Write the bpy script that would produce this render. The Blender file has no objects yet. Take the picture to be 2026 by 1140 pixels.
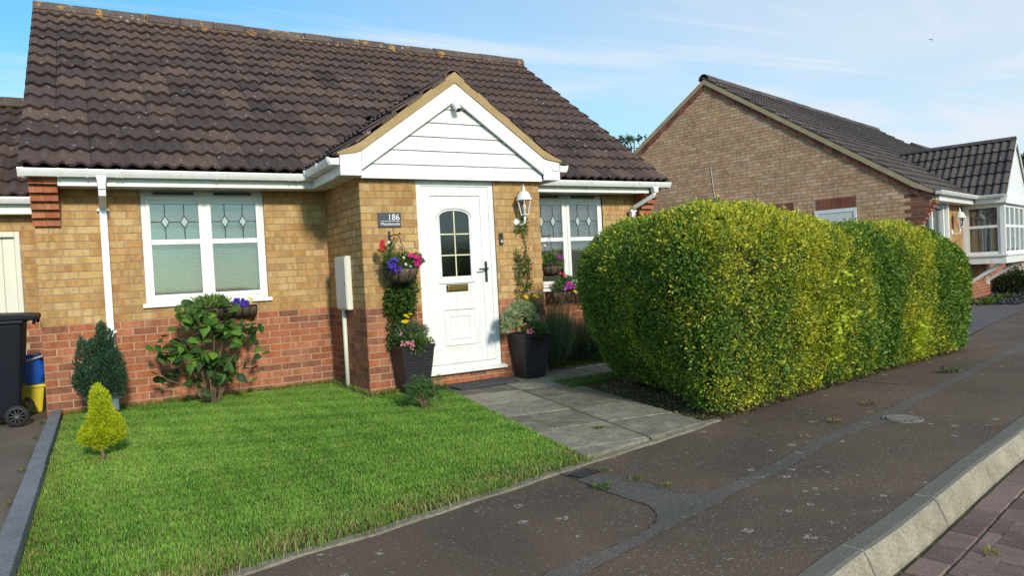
import bpy, bmesh, math, random
import numpy as np
from mathutils import Vector, Matrix
random.seed(7); RNG = np.random.default_rng(7)
S = bpy.context.scene
COL = S.collection
R = math.radians

# ------------------------------------------------------------------ camera
FPX, IW, IH = 1422.53, 2026.0, 1140.0
CAM = np.array([0.51474, -8.36401, 1.20165])
YAW, PIT, ROL = 0.519790, -0.022439, -0.051334
def _axes():
    fwd = np.array([math.sin(YAW)*math.cos(PIT), math.cos(YAW)*math.cos(PIT), math.sin(PIT)])
    rt = np.array([math.cos(YAW), -math.sin(YAW), 0.0]); up = np.cross(rt, fwd)
    r2 = math.cos(ROL)*rt + math.sin(ROL)*up; u2 = -math.sin(ROL)*rt + math.cos(ROL)*up
    return r2, u2, fwd
AX_R, AX_U, AX_F = _axes()
cd = bpy.data.cameras.new('camera'); cam = bpy.data.objects.new('camera', cd); COL.objects.link(cam)
M = Matrix(((AX_R[0], AX_U[0], -AX_F[0], CAM[0]), (AX_R[1], AX_U[1], -AX_F[1], CAM[1]), (AX_R[2], AX_U[2], -AX_F[2], CAM[2]), (0, 0, 0, 1)))
cam.matrix_world = M
cd.sensor_width = 36.0; cd.lens = FPX/IW*36.0; cd.clip_start = 0.05; cd.clip_end = 3000
S.camera = cam
def ray(u, v):
    return AX_F + AX_R*(u-1013)/FPX + AX_U*(570-v)/FPX
def G(u, v, z=0.0):            # a pixel of the photograph taken down to the ground
    d = ray(u, v); p = CAM + d*(z-CAM[2])/d[2]; return float(p[0]), float(p[1])
def OY(u, v, y):
    d = ray(u, v); p = CAM + d*(y-CAM[1])/d[1]; return float(p[0]), float(p[2])

# ------------------------------------------------------------------ light, sky, exposure
SUN_EL, SUN_AZ = R(23), R(-3.0)          # hazy low sun behind the camera
sdir = Vector((math.sin(SUN_AZ)*math.cos(SUN_EL), -math.cos(SUN_AZ)*math.cos(SUN_EL), math.sin(SUN_EL)))
sl = bpy.data.lights.new('sun', 'SUN'); sl.energy = 2.45; sl.angle = R(6); sl.color = (1.0, 0.93, 0.80)
so = bpy.data.objects.new('sun', sl); COL.objects.link(so); so.rotation_euler = (-sdir).to_track_quat('-Z', 'Y').to_euler(); so.location = (3, -20, 20)
W = bpy.data.worlds.new('World'); S.world = W; W.use_nodes = True
wn = W.node_tree; wn.nodes.clear()
def nd(nt, typ, **kw):
    n = nt.nodes.new(typ)
    for k, v in kw.items():
        if k.startswith('_'): setattr(n, k[1:], v)
        else:
            n.inputs[k.replace('__', ' ')].default_value = v
    return n
def lk(nt, a, b): nt.links.new(a, b)
def mathn(nt, op, a, b=None, clamp=False):
    n = nt.nodes.new('ShaderNodeMath'); n.operation = op; n.use_clamp = clamp
    for i, x in enumerate((a, b)):
        if x is None: continue
        if isinstance(x, (int, float)): n.inputs[i].default_value = x
        else: lk(nt, x, n.inputs[i])
    return n.outputs[0]
def ramp(nt, fac, stops, interp='LINEAR'):
    n = nt.nodes.new('ShaderNodeValToRGB'); n.color_ramp.interpolation = interp
    e = n.color_ramp.elements
    while len(e) > 1: e.remove(e[-1])
    for i, (p, c) in enumerate(stops):
        el = e[0] if i == 0 else e.new(p)
        el.position = p; el.color = (c[0], c[1], c[2], 1) if not isinstance(c, (int, float)) else (c, c, c, 1)
    lk(nt, fac, n.inputs[0]); return n.outputs[0]
def mix(nt, fac, a, b, blend='MIX'):
    n = nt.nodes.new('ShaderNodeMix'); n.data_type = 'RGBA'; n.blend_type = blend; n.clamp_factor = True
    for s, x in ((0, fac), (6, a), (7, b)):
        if isinstance(x, (int, float)): n.inputs[s].default_value = x
        elif isinstance(x, (tuple, list)): n.inputs[s].default_value = (x[0], x[1], x[2], 1)
        else: lk(nt, x, n.inputs[s])
    return n.outputs[2]
sky = nd(wn, 'ShaderNodeTexSky', _sky_type='NISHITA', _sun_disc=False, _sun_elevation=SUN_EL, _sun_rotation=math.pi-SUN_AZ, _air_density=1.0, _dust_density=0.6, _ozone_density=2.2)
tc = nd(wn, 'ShaderNodeTexCoord')
sep = nd(wn, 'ShaderNodeSeparateXYZ'); lk(wn, tc.outputs['Generated'], sep.inputs[0])
zz = mathn(wn, 'MAXIMUM', sep.outputs[2], 0.06)
px_ = mathn(wn, 'DIVIDE', sep.outputs[0], zz); py_ = mathn(wn, 'DIVIDE', sep.outputs[1], zz)
cmb = nd(wn, 'ShaderNodeCombineXYZ'); lk(wn, px_, cmb.inputs[0]); lk(wn, py_, cmb.inputs[1])
mp = nd(wn, 'ShaderNodeMapping'); lk(wn, cmb.outputs[0], mp.inputs[0])
mp.inputs['Rotation'].default_value = (0, 0, R(10)); mp.inputs['Scale'].default_value = (0.30, 1.15, 1); mp.inputs['Location'].default_value = (-6.0, 3.3, 0)
n1 = nd(wn, 'ShaderNodeTexNoise', Scale=0.9, Detail=9.0, Roughness=0.62, Distortion=0.9); lk(wn, mp.outputs[0], n1.inputs['Vector'])
n2 = nd(wn, 'ShaderNodeTexNoise', Scale=0.35, Detail=3.0, Roughness=0.5, Distortion=0.2); lk(wn, cmb.outputs[0], n2.inputs['Vector'])
c1 = ramp(wn, n1.outputs['Fac'], [(0.46, 0.0), (0.68, 1.0)])
c2 = ramp(wn, n2.outputs['Fac'], [(0.38, 0.25), (0.62, 1.0)])
cl = mathn(wn, 'MULTIPLY', mathn(wn, 'MULTIPLY', c1, c2), ramp(wn, sep.outputs[2], [(0.06, 0.0), (0.16, 1.0)]))
east = mathn(wn, 'ADD', mathn(wn, 'MULTIPLY', sep.outputs[0], 0.95), mathn(wn, 'MULTIPLY', sep.outputs[1], -0.31))
east = ramp(wn, mathn(wn, 'ADD', mathn(wn, 'MULTIPLY', east, 0.5), 0.5), [(0.40, 0.0), (0.90, 1.0)])      # thin high cloud thickening to one side
veil = mathn(wn, 'ADD', ramp(wn, n2.outputs['Fac'], [(0.35, 0.0), (0.75, 0.22)]), mathn(wn, 'MULTIPLY', east, 0.78), clamp=True)
low = ramp(wn, sep.outputs[2], [(0.0, 0.62), (0.34, 0.0)]); veil = mathn(wn, 'MAXIMUM', veil, low)
cl = mathn(wn, 'ADD', mathn(wn, 'MULTIPLY', cl, 0.75), veil, clamp=True)
skyt = mix(wn, 1.0, sky.outputs[0], (0.40, 0.90, 0.99), 'MULTIPLY')
skyc = mix(wn, cl, skyt, (3.95, 4.32, 4.75))
bg = nd(wn, 'ShaderNodeBackground', Strength=0.14); lk(wn, skyc, bg.inputs['Color'])
wo = nd(wn, 'ShaderNodeOutputWorld'); lk(wn, bg.outputs[0], wo.inputs['Surface'])
S.view_settings.view_transform = 'Standard'; S.view_settings.look = 'None'; S.view_settings.gamma = 1.0
S.view_settings.use_curve_mapping = False; S.view_settings.exposure = 0.52
S.cycles.use_denoising = True; S.cycles.max_bounces = 6; S.cycles.diffuse_bounces = 3; S.cycles.glossy_bounces = 3
S.cycles.transmission_bounces = 4; S.cycles.transparent_max_bounces = 10; S.cycles.caustics_reflective = False; S.cycles.caustics_refractive = False

# ------------------------------------------------------------------ helpers
def tag(o, label=None, cat=None, group=None, kind=None):
    if label: o['label'] = label
    if cat: o['category'] = cat
    if group: o['group'] = group
    if kind: o['kind'] = kind
    return o
def thing(name, label, cat, loc=(0, 0, 0), rz=0.0, group=None):
    o = bpy.data.objects.new(name, None); o.empty_display_size = 0.1; COL.objects.link(o)
    o.location = loc; o.rotation_euler = (0, 0, rz); tag(o, label, cat, group); return o
def link(name, me, parent=None, world=True):
    """link a mesh as an object; meshes are built in world coordinates (world) or in the parent's own frame"""
    o = bpy.data.objects.new(name, me); COL.objects.link(o)
    if parent is not None:
        o.parent = parent
        if world and parent.type == 'EMPTY': o.location = -Vector(parent.location)
    return o
class MB:
    def __init__(s): s.v = []; s.f = []; s.c = []; s.cur = None
    def add(s, vs, fs):
        b = len(s.v); s.v.extend([tuple(map(float, p)) for p in vs]); s.f.extend([tuple(i+b for i in f) for f in fs])
        s.c.extend([s.cur]*len(vs)); return s
    def box(s, x0, x1, y0, y1, z0, z1):
        return s.add([(x0,y0,z0),(x1,y0,z0),(x1,y1,z0),(x0,y1,z0),(x0,y0,z1),(x1,y0,z1),(x1,y1,z1),(x0,y1,z1)],
                     [(0,3,2,1),(4,5,6,7),(0,1,5,4),(1,2,6,5),(2,3,7,6),(3,0,4,7)])
    def frustum(s, c, lo, hi, z0, z1):      # rectangular, lo / hi half sizes
        (cx, cy) = c
        return s.add([(cx-lo[0],cy-lo[1],z0),(cx+lo[0],cy-lo[1],z0),(cx+lo[0],cy+lo[1],z0),(cx-lo[0],cy+lo[1],z0),
                      (cx-hi[0],cy-hi[1],z1),(cx+hi[0],cy-hi[1],z1),(cx+hi[0],cy+hi[1],z1),(cx-hi[0],cy+hi[1],z1)],
                     [(0,3,2,1),(4,5,6,7),(0,1,5,4),(1,2,6,5),(2,3,7,6),(3,0,4,7)])
    def prism(s, poly, a, b, axis='y'):     # polygon in the other two axes, extruded from a to b
        n = len(poly)
        def P(p, t): return (p[0], t, p[1]) if axis == 'y' else ((t, p[0], p[1]) if axis == 'x' else (p[0], p[1], t))
        vs = [P(p, a) for p in poly] + [P(p, b) for p in poly]
        fs = [tuple(range(n-1, -1, -1)), tuple(range(n, 2*n))] + [(i, (i+1) % n, n+(i+1) % n, n+i) for i in range(n)]
        return s.add(vs, fs)
    def tube(s, path, r, n=8, caps=True):
        path = [Vector(p) for p in path]; rs = r if isinstance(r, (list, tuple)) else [r]*len(path)
        vs = []; fs = []; up = None
        for i, p in enumerate(path):
            t = (path[min(i+1, len(path)-1)] - path[max(i-1, 0)]).normalized()
            if up is None: up = Vector((0, 0, 1)) if abs(t.z) < .9 else Vector((0, 1, 0))
            a = t.cross(up).normalized(); b = a.cross(t).normalized(); up = b
            for k in range(n):
                q = 2*math.pi*k/n; vs.append(p + (a*math.cos(q) + b*math.sin(q))*rs[i])
        for i in range(len(path)-1):
            for k in range(n): fs.append((i*n+k, i*n+(k+1) % n, (i+1)*n+(k+1) % n, (i+1)*n+k))
        if caps: fs.append(tuple(range(n))[::-1]); fs.append(tuple((len(path)-1)*n+k for k in range(n)))
        return s.add(vs, fs)
    def lathe(s, prof, c, n=20, axis='z', caps=True):
        vs = []; fs = []
        for r, h in prof:
            for k in range(n):
                q = 2*math.pi*k/n; a, b = r*math.cos(q), r*math.sin(q)
                vs.append((c[0]+a, c[1]+b, c[2]+h) if axis == 'z' else ((c[0]+a, c[1]+h, c[2]+b) if axis == 'y' else (c[0]+h, c[1]+a, c[2]+b)))
        for i in range(len(prof)-1):
            for k in range(n): fs.append((i*n+k, i*n+(k+1) % n, (i+1)*n+(k+1) % n, (i+1)*n+k))
        if caps: fs.append(tuple(range(n))[::-1]); fs.append(tuple((len(prof)-1)*n+k for k in range(n)))
        return s.add(vs, fs)
    def mesh(s, name, mat, smooth=False, bevel=0.0, seg=2):
        me = bpy.data.meshes.new(name); me.from_pydata(s.v, [], s.f)
        if any(c is not None for c in s.c):
            at = me.attributes.new('col', 'FLOAT_COLOR', 'POINT')
            at.data.foreach_set('color', np.array([(c[0], c[1], c[2], 1.0) if c is not None else (.5,.5,.5,1) for c in s.c], dtype=np.float32).ravel())
        bm = bmesh.new(); bm.from_mesh(me)
        bmesh.ops.recalc_face_normals(bm, faces=bm.faces)
        if bevel > 0:
            es = [e for e in bm.edges if len(e.link_faces) == 2 and e.calc_face_angle(0) > 0.6]
            bmesh.ops.bevel(bm, geom=es, offset=bevel, segments=seg, profile=0.6, affect='EDGES', clamp_overlap=True)
        bm.to_mesh(me); bm.free()
        if smooth: me.polygons.foreach_set('use_smooth', [True]*len(me.polygons))
        if bevel > 0 and smooth is False:
            pass
        if mat: me.materials.append(mat)
        return me
    def build(s, name, mat, parent=None, smooth=False, bevel=0.0, world=True, seg=2):
        return link(name, s.mesh(name, mat, smooth, bevel, seg), parent, world)
def lawmesh(name, V, F, mat, cols=None, smooth=False):
    """fast mesh from numpy arrays; F is (n,3) or (n,4)"""
    me = bpy.data.meshes.new(name); k = F.shape[1]
    me.vertices.add(len(V)); me.vertices.foreach_set('co', V.astype(np.float32).ravel())
    me.loops.add(F.size); me.loops.foreach_set('vertex_index', F.astype(np.int32).ravel())
    me.polygons.add(len(F)); me.polygons.foreach_set('loop_start', np.arange(0, F.size, k, dtype=np.int32)); me.polygons.foreach_set('loop_total', np.full(len(F), k, dtype=np.int32))
    if cols is not None:
        at = me.attributes.new('col', 'FLOAT_COLOR', 'POINT')
        c4 = np.ones((len(V), 4), dtype=np.float32); c4[:, :3] = cols; at.data.foreach_set('color', c4.ravel())
    if smooth: me.polygons.foreach_set('use_smooth', np.ones(len(F), dtype=bool))
    me.materials.append(mat); me.update(calc_edges=True); me.validate(); return me

# ------------------------------------------------------------------ materials
def new_mat(name):
    m = bpy.data.materials.new(name); m.use_nodes = True; nt = m.node_tree
    b = nt.nodes['Principled BSDF']; return m, nt, b
def pos(nt, scale=(1, 1, 1), obj=False):
    if obj: n = nd(nt, 'ShaderNodeTexCoord'); o = n.outputs['Object']
    else: n = nd(nt, 'ShaderNodeNewGeometry'); o = n.outputs['Position']
    mp = nd(nt, 'ShaderNodeMapping'); mp.inputs['Scale'].default_value = scale; lk(nt, o, mp.inputs[0]); return mp.outputs[0]
def noise(nt, vec, scale, detail=4.0, rough=0.55, dist=0.0):
    n = nd(nt, 'ShaderNodeTexNoise', Scale=scale, Detail=detail, Roughness=rough, Distortion=dist); lk(nt, vec, n.inputs['Vector']); return n.outputs['Fac']
def voro(nt, vec, scale, feature='F1', out='Distance', rnd=1.0):
    n = nd(nt, 'ShaderNodeTexVoronoi', _feature=feature, Scale=scale, Randomness=rnd); lk(nt, vec, n.inputs['Vector']); return n.outputs[out]
def bump(nt, b, h, strength=0.5, dist=0.01):
    n = nd(nt, 'ShaderNodeBump', Strength=strength, Distance=dist); lk(nt, h, n.inputs['Height']); lk(nt, n.outputs[0], b.inputs['Normal'])
def plain(name, col, rough=0.5, metal=0.0, var=0.12, scale=6.0, bmp=0.15, bscale=120.0, spec=0.5):
    m, nt, b = new_mat(name); p = pos(nt)
    f = noise(nt, p, scale, 5.0, 0.6)
    c = mix(nt, f, tuple(x*(1-var) for x in col), tuple(min(1, x*(1+var)) for x in col)); lk(nt, c, b.inputs['Base Color'])
    b.inputs['Roughness'].default_value = rough; b.inputs['Metallic'].default_value = metal; b.inputs['Specular IOR Level'].default_value = spec
    if bmp: bump(nt, b, noise(nt, p, bscale, 3.0), bmp, 0.004)
    return m
def brick_material(name='brick_face'):
    m, nt, b = new_mat(name); p = pos(nt)
    at = nd(nt, 'ShaderNodeAttribute', _attribute_name='col')
    off = nd(nt, 'ShaderNodeVectorMath', _operation='SCALE'); lk(nt, at.outputs['Color'], off.inputs[0]); off.inputs['Scale'].default_value = 900.0
    sh = nd(nt, 'ShaderNodeVectorMath', _operation='ADD'); lk(nt, pos(nt, (13, 13, 3)), sh.inputs[0]); lk(nt, off.outputs[0], sh.inputs[1])
    band = noise(nt, sh.outputs[0], 1.0, 2.0, 0.5, 0.6)      # the folded darker bars of a stock brick
    c = mix(nt, ramp(nt, band, [(0.44, 0.0), (0.60, 1.0)]), at.outputs['Color'], mix(nt, 1.0, at.outputs['Color'], (0.80, 0.74, 0.72), 'MULTIPLY'))
    gr = noise(nt, p, 90, 5.0, 0.7)
    c = mix(nt, 0.6, c, mix(nt, 1.0, c, ramp(nt, gr, [(0.3, 0.62), (0.7, 1.30)]), 'MULTIPLY'))
    wea = noise(nt, p, 1.4, 4.0, 0.6)
    c = mix(nt, 1.0, c, ramp(nt, wea, [(0.3, (0.86, 0.84, 0.82)), (0.65, (1.06, 1.05, 1.04))]), 'MULTIPLY')
    lk(nt, c, b.inputs['Base Color']); b.inputs['Roughness'].default_value = 0.9; b.inputs['Specular IOR Level'].default_value = 0.25
    bump(nt, b, noise(nt, pos(nt, (1, 1, 2.2)), 140, 5.0, 0.7), 0.55, 0.004); return m
def mortar_material(name, lowc, highc, zsplit=0.9):
    m, nt, b = new_mat(name); p = pos(nt); s = nd(nt, 'ShaderNodeSeparateXYZ'); lk(nt, p, s.inputs[0])
    f = mathn(nt, 'GREATER_THAN', s.outputs[2], zsplit)
    c = mix(nt, f, lowc, highc); g = noise(nt, p, 40, 5.0, 0.7)
    c = mix(nt, 1.0, c, ramp(nt, g, [(0.3, 0.75), (0.7, 1.2)]), 'MULTIPLY'); lk(nt, c, b.inputs['Base Color']); b.inputs['Roughness'].default_value = 0.95
    bump(nt, b, noise(nt, p, 260, 3.0), 0.5, 0.003); return m
def tile_material(name, ca, cb, lichen_z=(4.75, 5.25), orange=1.0):
    m, nt, b = new_mat(name); p = pos(nt); oi = nd(nt, 'ShaderNodeObjectInfo')
    f = noise(nt, p, 1.8, 5.0, 0.65); f2 = noise(nt, p, 38, 5.0, 0.7)
    r = mathn(nt, 'ADD', mathn(nt, 'MULTIPLY', oi.outputs['Random'], 0.62), mathn(nt, 'MULTIPLY', ramp(nt, f, [(0.3, 0.0), (0.7, 1.0)]), 0.42))
    c = mix(nt, r, ca, cb)
    c = mix(nt, 1.0, c, ramp(nt, f2, [(0.28, 0.45), (0.72, 1.55)]), 'MULTIPLY')
    # pale lichen flecks, denser here and there
    v = voro(nt, pos(nt, (1.0, 1.5, 1.5)), 13.0); vc = voro(nt, pos(nt, (1.0, 1.5, 1.5)), 13.0, out='Color')
    sc_ = nd(nt, 'ShaderNodeSeparateColor'); lk(nt, vc, sc_.inputs[0])
    spot = mathn(nt, 'MULTIPLY', mathn(nt, 'LESS_THAN', v, mathn(nt, 'MULTIPLY', sc_.outputs[1], 0.30)), mathn(nt, 'GREATER_THAN', sc_.outputs[0], 0.80))
    c = mix(nt, mathn(nt, 'MULTIPLY', spot, ramp(nt, noise(nt, p, 60, 3.0), [(0.38, 0.2), (0.58, 0.95)])), c, (0.46, 0.44, 0.40))
    s = nd(nt, 'ShaderNodeSeparateXYZ'); lk(nt, p, s.inputs[0])
    zr = nd(nt, 'ShaderNodeMapRange'); lk(nt, s.outputs[2], zr.inputs[0]); zr.inputs[1].default_value = lichen_z[0]; zr.inputs[2].default_value = lichen_z[1]
    on = ramp(nt, noise(nt, p, 7.5, 4.0, 0.6), [(0.59, 0.0), (0.64, 0.85)])
    on = mathn(nt, 'MULTIPLY', mathn(nt, 'MULTIPLY', on, zr.outputs[0]), orange, clamp=True)
    c = mix(nt, on, c, (0.44, 0.23, 0.045))
    lk(nt, c, b.inputs['Base Color']); b.inputs['Roughness'].default_value = 0.82; b.inputs['Specular IOR Level'].default_value = 0.35
    bump(nt, b, f2, 0.6, 0.006); return m
def leaf_material(name, trans=0.28, rough=0.5, spec=0.35):
    m, nt, b = new_mat(name); at = nd(nt, 'ShaderNodeAttribute', _attribute_name='col')
    g = nd(nt, 'ShaderNodeNewGeometry')
    c = at.outputs['Color']
    lk(nt, c, b.inputs['Base Color']); b.inputs['Roughness'].default_value = rough; b.inputs['Specular IOR Level'].default_value = spec
    t = nd(nt, 'ShaderNodeBsdfTranslucent'); lk(nt, mix(nt, 1.0, c, (1.2, 1.25, 0.6), 'MULTIPLY'), t.inputs['Color'])
    ms = nd(nt, 'ShaderNodeMixShader'); ms.inputs[0].default_value = trans
    lk(nt, b.outputs[0], ms.inputs[1]); lk(nt, t.outputs[0], ms.inputs[2])
    lk(nt, ms.outputs[0], nt.nodes['Material Output'].inputs['Surface']); return m
def glass_material(name, tint=(0.93, 0.93, 0.915), gloss=0.16, wavy=0.0):
    m, nt, b = new_mat(name); nt.nodes.remove(b)
    tr = nd(nt, 'ShaderNodeBsdfTransparent'); tr.inputs['Color'].default_value = (*tint, 1)
    gl = nd(nt, 'ShaderNodeBsdfGlossy', Roughness=0.03); gl.inputs['Color'].default_value = (1, 1, 1, 1)
    fr = nd(nt, 'ShaderNodeFresnel', IOR=1.5)
    bn = nd(nt, 'ShaderNodeBump', Strength=0.25+wavy*.4, Distance=0.002 + 0.001*wavy)
    lk(nt, noise(nt, pos(nt, (1, 1, 1) if not wavy else (9, 9, 1.6)), 3.0 if not wavy else 22.0, 2.0), bn.inputs['Height'])
    lk(nt, bn.outputs[0], gl.inputs['Normal'])
    f = mathn(nt, 'ADD', mathn(nt, 'MULTIPLY', fr.outputs[0], 1.0), gloss*0.5, clamp=True)
    ms = nd(nt, 'ShaderNodeMixShader'); lk(nt, f, ms.inputs[0]); lk(nt, tr.outputs[0], ms.inputs[1]); lk(nt, gl.outputs[0], ms.inputs[2])
    lk(nt, ms.outputs[0], nt.nodes['Material Output'].inputs['Surface']); return m
def tarmac_material(name, ca, cb, lichen=1.0, fleck=1.0):
    m, nt, b = new_mat(name); p = pos(nt)
    big = noise(nt, p, 0.9, 5.0, 0.6, 0.4); c = mix(nt, ramp(nt, big, [(0.35, 0.0), (0.65, 1.0)]), ca, cb)
    gr = noise(nt, p, 150, 3.0, 0.7); c = mix(nt, 1.0, c, ramp(nt, gr, [(0.30, 0.55), (0.72, 1.5)]), 'MULTIPLY')
    v = voro(nt, p, 70.0); vc = voro(nt, p, 70.0, out='Color'); sp = nd(nt, 'ShaderNodeSeparateColor'); lk(nt, vc, sp.inputs[0])
    chips = mathn(nt, 'MULTIPLY', mathn(nt, 'LESS_THAN', v, mathn(nt, 'ADD', mathn(nt, 'MULTIPLY', sp.outputs[1], 0.3), 0.18)), mathn(nt, 'GREATER_THAN', sp.outputs[0], 0.78))
    dens = ramp(nt, noise(nt, p, 2.2, 3.0), [(0.36, 0.30), (0.60, 1.0)])
    c = mix(nt, mathn(nt, 'MULTIPLY', mathn(nt, 'MULTIPLY', chips, dens), 0.62*fleck), c, (0.31, 0.275, 0.235))
    # crusty lichen rosettes, some as rings
    pd = nd(nt, 'ShaderNodeVectorMath', _operation='ADD'); lk(nt, p, pd.inputs[0])
    wob = nd(nt, 'ShaderNodeTexNoise', Scale=28.0, Detail=4.0); lk(nt, p, wob.inputs['Vector'])
    wm = nd(nt, 'ShaderNodeVectorMath', _operation='SCALE'); lk(nt, wob.outputs['Color'], wm.inputs[0]); wm.inputs['Scale'].default_value = 0.07; lk(nt, wm.outputs[0], pd.inputs[1])
    v2 = voro(nt, pd.outputs[0], 14.0); v2c = voro(nt, pd.outputs[0], 14.0, out='Color'); s2 = nd(nt, 'ShaderNodeSeparateColor'); lk(nt, v2c, s2.inputs[0])
    rad = mathn(nt, 'MULTIPLY', mathn(nt, 'POWER', s2.outputs[1], 2.5), 0.42)
    disc = mathn(nt, 'LESS_THAN', v2, rad); inner = mathn(nt, 'GREATER_THAN', v2, mathn(nt, 'MULTIPLY', rad, mathn(nt, 'MULTIPLY', s2.outputs[2], 0.8)))
    here = mathn(nt, 'GREATER_THAN', mathn(nt, 'ADD', s2.outputs[0], mathn(nt, 'MULTIPLY', ramp(nt, noise(nt, p, 1.0, 4.0), [(0.42, 0.0), (0.66, 1.0)]), 0.75)), 1.02)
    l = mathn(nt, 'MULTIPLY', mathn(nt, 'MULTIPLY', disc, inner), here)
    c = mix(nt, mathn(nt, 'MULTIPLY', mathn(nt, 'MULTIPLY', l, lichen), ramp(nt, noise(nt, p, 70, 3.0), [(0.42, 0.0), (0.56, 0.85)])), c, (0.42, 0.385, 0.32))
    moss = ramp(nt, noise(nt, p, 3.1, 6.0, 0.7), [(0.60, 0.0), (0.78, 0.5)])
    c = mix(nt, mathn(nt, 'MULTIPLY', moss, 0.5), c, (0.045, 0.042, 0.03))
    lk(nt, c, b.inputs['Base Color']); b.inputs['Roughness'].default_value = 0.9; b.inputs['Specular IOR Level'].default_value = 0.3
    h = mathn(nt, 'ADD', gr, mathn(nt, 'MULTIPLY', v, 0.6)); bump(nt, b, h, 0.7, 0.006); return m
def stone_material(name, ca, cb, scale=3.0, fine=110, moss=None, rough=0.9, bmp=0.5, objrand=0.0, flecks=0.0, topdark=None):
    m, nt, b = new_mat(name); p = pos(nt)
    f = noise(nt, p, scale, 6.0, 0.65, 0.3)
    if objrand:
        oi = nd(nt, 'ShaderNodeObjectInfo')
        f = mathn(nt, 'ADD', mathn(nt, 'MULTIPLY', f, 1-objrand*0.5), mathn(nt, 'MULTIPLY', mathn(nt, 'SUBTRACT', oi.outputs['Random'], 0.3), objrand))
    c = mix(nt, ramp(nt, f, [(0.3, 0.0), (0.7, 1.0)]), ca, cb)
    g = noise(nt, p, fine, 4.0, 0.7); c = mix(nt, 1.0, c, ramp(nt, g, [(0.3, 0.68), (0.7, 1.32)]), 'MULTIPLY')
    if topdark:  # upward faces painted darker, as the low front sun leaves them
        ge = nd(nt, 'ShaderNodeNewGeometry'); sn = nd(nt, 'ShaderNodeSeparateXYZ'); lk(nt, ge.outputs['Normal'], sn.inputs[0])
        fl = ramp(nt, mathn(nt, 'ADD', sn.outputs[2], mathn(nt, 'MULTIPLY', noise(nt, p, 14, 5.0, 0.7), 0.5)), [(0.92, 0.0), (1.32, 0.80)])
        c = mix(nt, fl, c, topdark)
    if flecks:
        v = voro(nt, p, 60.0); vc = voro(nt, p, 60.0, out='Color'); sp = nd(nt, 'ShaderNodeSeparateColor'); lk(nt, vc, sp.inputs[0])
        ch = mathn(nt, 'MULTIPLY', mathn(nt, 'LESS_THAN', v, 0.3), mathn(nt, 'GREATER_THAN', sp.outputs[0], 0.88)); c = mix(nt, mathn(nt, 'MULTIPLY', ch, flecks), c, (0.45, 0.43, 0.36))
    if moss:
        mo = ramp(nt, noise(nt, p, 2.6, 6.0, 0.7), [(0.52, 0.0), (0.72, 1.0)]); c = mix(nt, mathn(nt, 'MULTIPLY', mo, 0.6), c, moss)
    lk(nt, c, b.inputs['Base Color']); b.inputs['Roughness'].default_value = rough; b.inputs['Specular IOR Level'].default_value = 0.3
    bump(nt, b, g, bmp, 0.005); return m
def brickwork_material(name, ca, cb, mort):     # for wall faces the photograph does not show or shows only as a sliver
    m, nt, b = new_mat(name); g = nd(nt, 'ShaderNodeTexCoord'); s = nd(nt, 'ShaderNodeSeparateXYZ'); lk(nt, g.outputs['Object'], s.inputs[0])
    cb_ = nd(nt, 'ShaderNodeCombineXYZ'); lk(nt, mathn(nt, 'ADD', s.outputs[0], s.outputs[1]), cb_.inputs[0]); lk(nt, s.outputs[2], cb_.inputs[1])
    br = nd(nt, 'ShaderNodeTexBrick', Scale=1.0); lk(nt, cb_.outputs[0], br.inputs['Vector'])
    br.inputs['Brick Width'].default_value = 0.225; br.inputs['Row Height'].default_value = 0.075; br.inputs['Mortar Size'].default_value = 0.005
    br.inputs['Color1'].default_value = (*ca, 1); br.inputs['Color2'].default_value = (*cb, 1); br.inputs['Mortar'].default_value = (*mort, 1)
    c = mix(nt, 1.0, br.outputs[0], ramp(nt, noise(nt, pos(nt), 30, 5.0, 0.7), [(0.3, 0.75), (0.7, 1.25)]), 'MULTIPLY')
    lk(nt, c, b.inputs['Base Color']); b.inputs['Roughness'].default_value = 0.9
    bump(nt, b, br.outputs['Fac'], -0.6, 0.006); return m

M_BRICK = brick_material(); M_MORTAR = mortar_material('house_mortar', (0.46, 0.34, 0.22), (0.35, 0.255, 0.155))
M_NMORTAR = mortar_material('neighbour_mortar', (0.42, 0.33, 0.235), (0.42, 0.325, 0.225))
M_SIDEBRICK = brickwork_material('side_brickwork', (0.36, 0.22, 0.09), (0.28, 0.17, 0.08), (0.26, 0.2, 0.13))
M_TILE = tile_material('roof_tile_brown', (0.032, 0.025, 0.026), (0.150, 0.092, 0.076))
M_TILE_N = tile_material('roof_tile_grey_brown', (0.048, 0.040, 0.039), (0.118, 0.092, 0.084), (20, 30), 0.0)
M_RIDGE = tile_material('ridge_tile_lichened', (0.075, 0.052, 0.046), (0.15, 0.105, 0.085), (4.0, 4.4), 1.0)
M_BED = tile_material('ridge_mortar', (0.06, 0.045, 0.036), (0.17, 0.13, 0.09), (3.0, 3.2), 1.0)
M_WHITE = plain('white_upvc', (0.80, 0.80, 0.785), 0.30, var=0.035, scale=2.0, bmp=0.04, bscale=20)
def grime(m, tone, amount):             # faint rain streaks and dust on plastic trim
    nt = m.node_tree; b = nt.nodes['Principled BSDF']; src = b.inputs['Base Color'].links[0].from_socket
    f = mathn(nt, 'MULTIPLY', ramp(nt, noise(nt, pos(nt, (14, 14, 1.3)), 1.0, 5.0, 0.65), [(0.48, 0.0), (0.75, 1.0)]), amount)
    lk(nt, mix(nt, f, src, tone), b.inputs['Base Color'])
grime(M_WHITE, (0.50, 0.49, 0.43), 0.45)
M_WHITE_OLD = plain('weathered_white_upvc', (0.66, 0.66, 0.63), 0.42, var=0.10, scale=4.0, bmp=0.05, bscale=20)
M_CREAM = plain('cream_plastic', (0.70, 0.67, 0.56), 0.45, var=0.05, scale=5)
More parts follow.
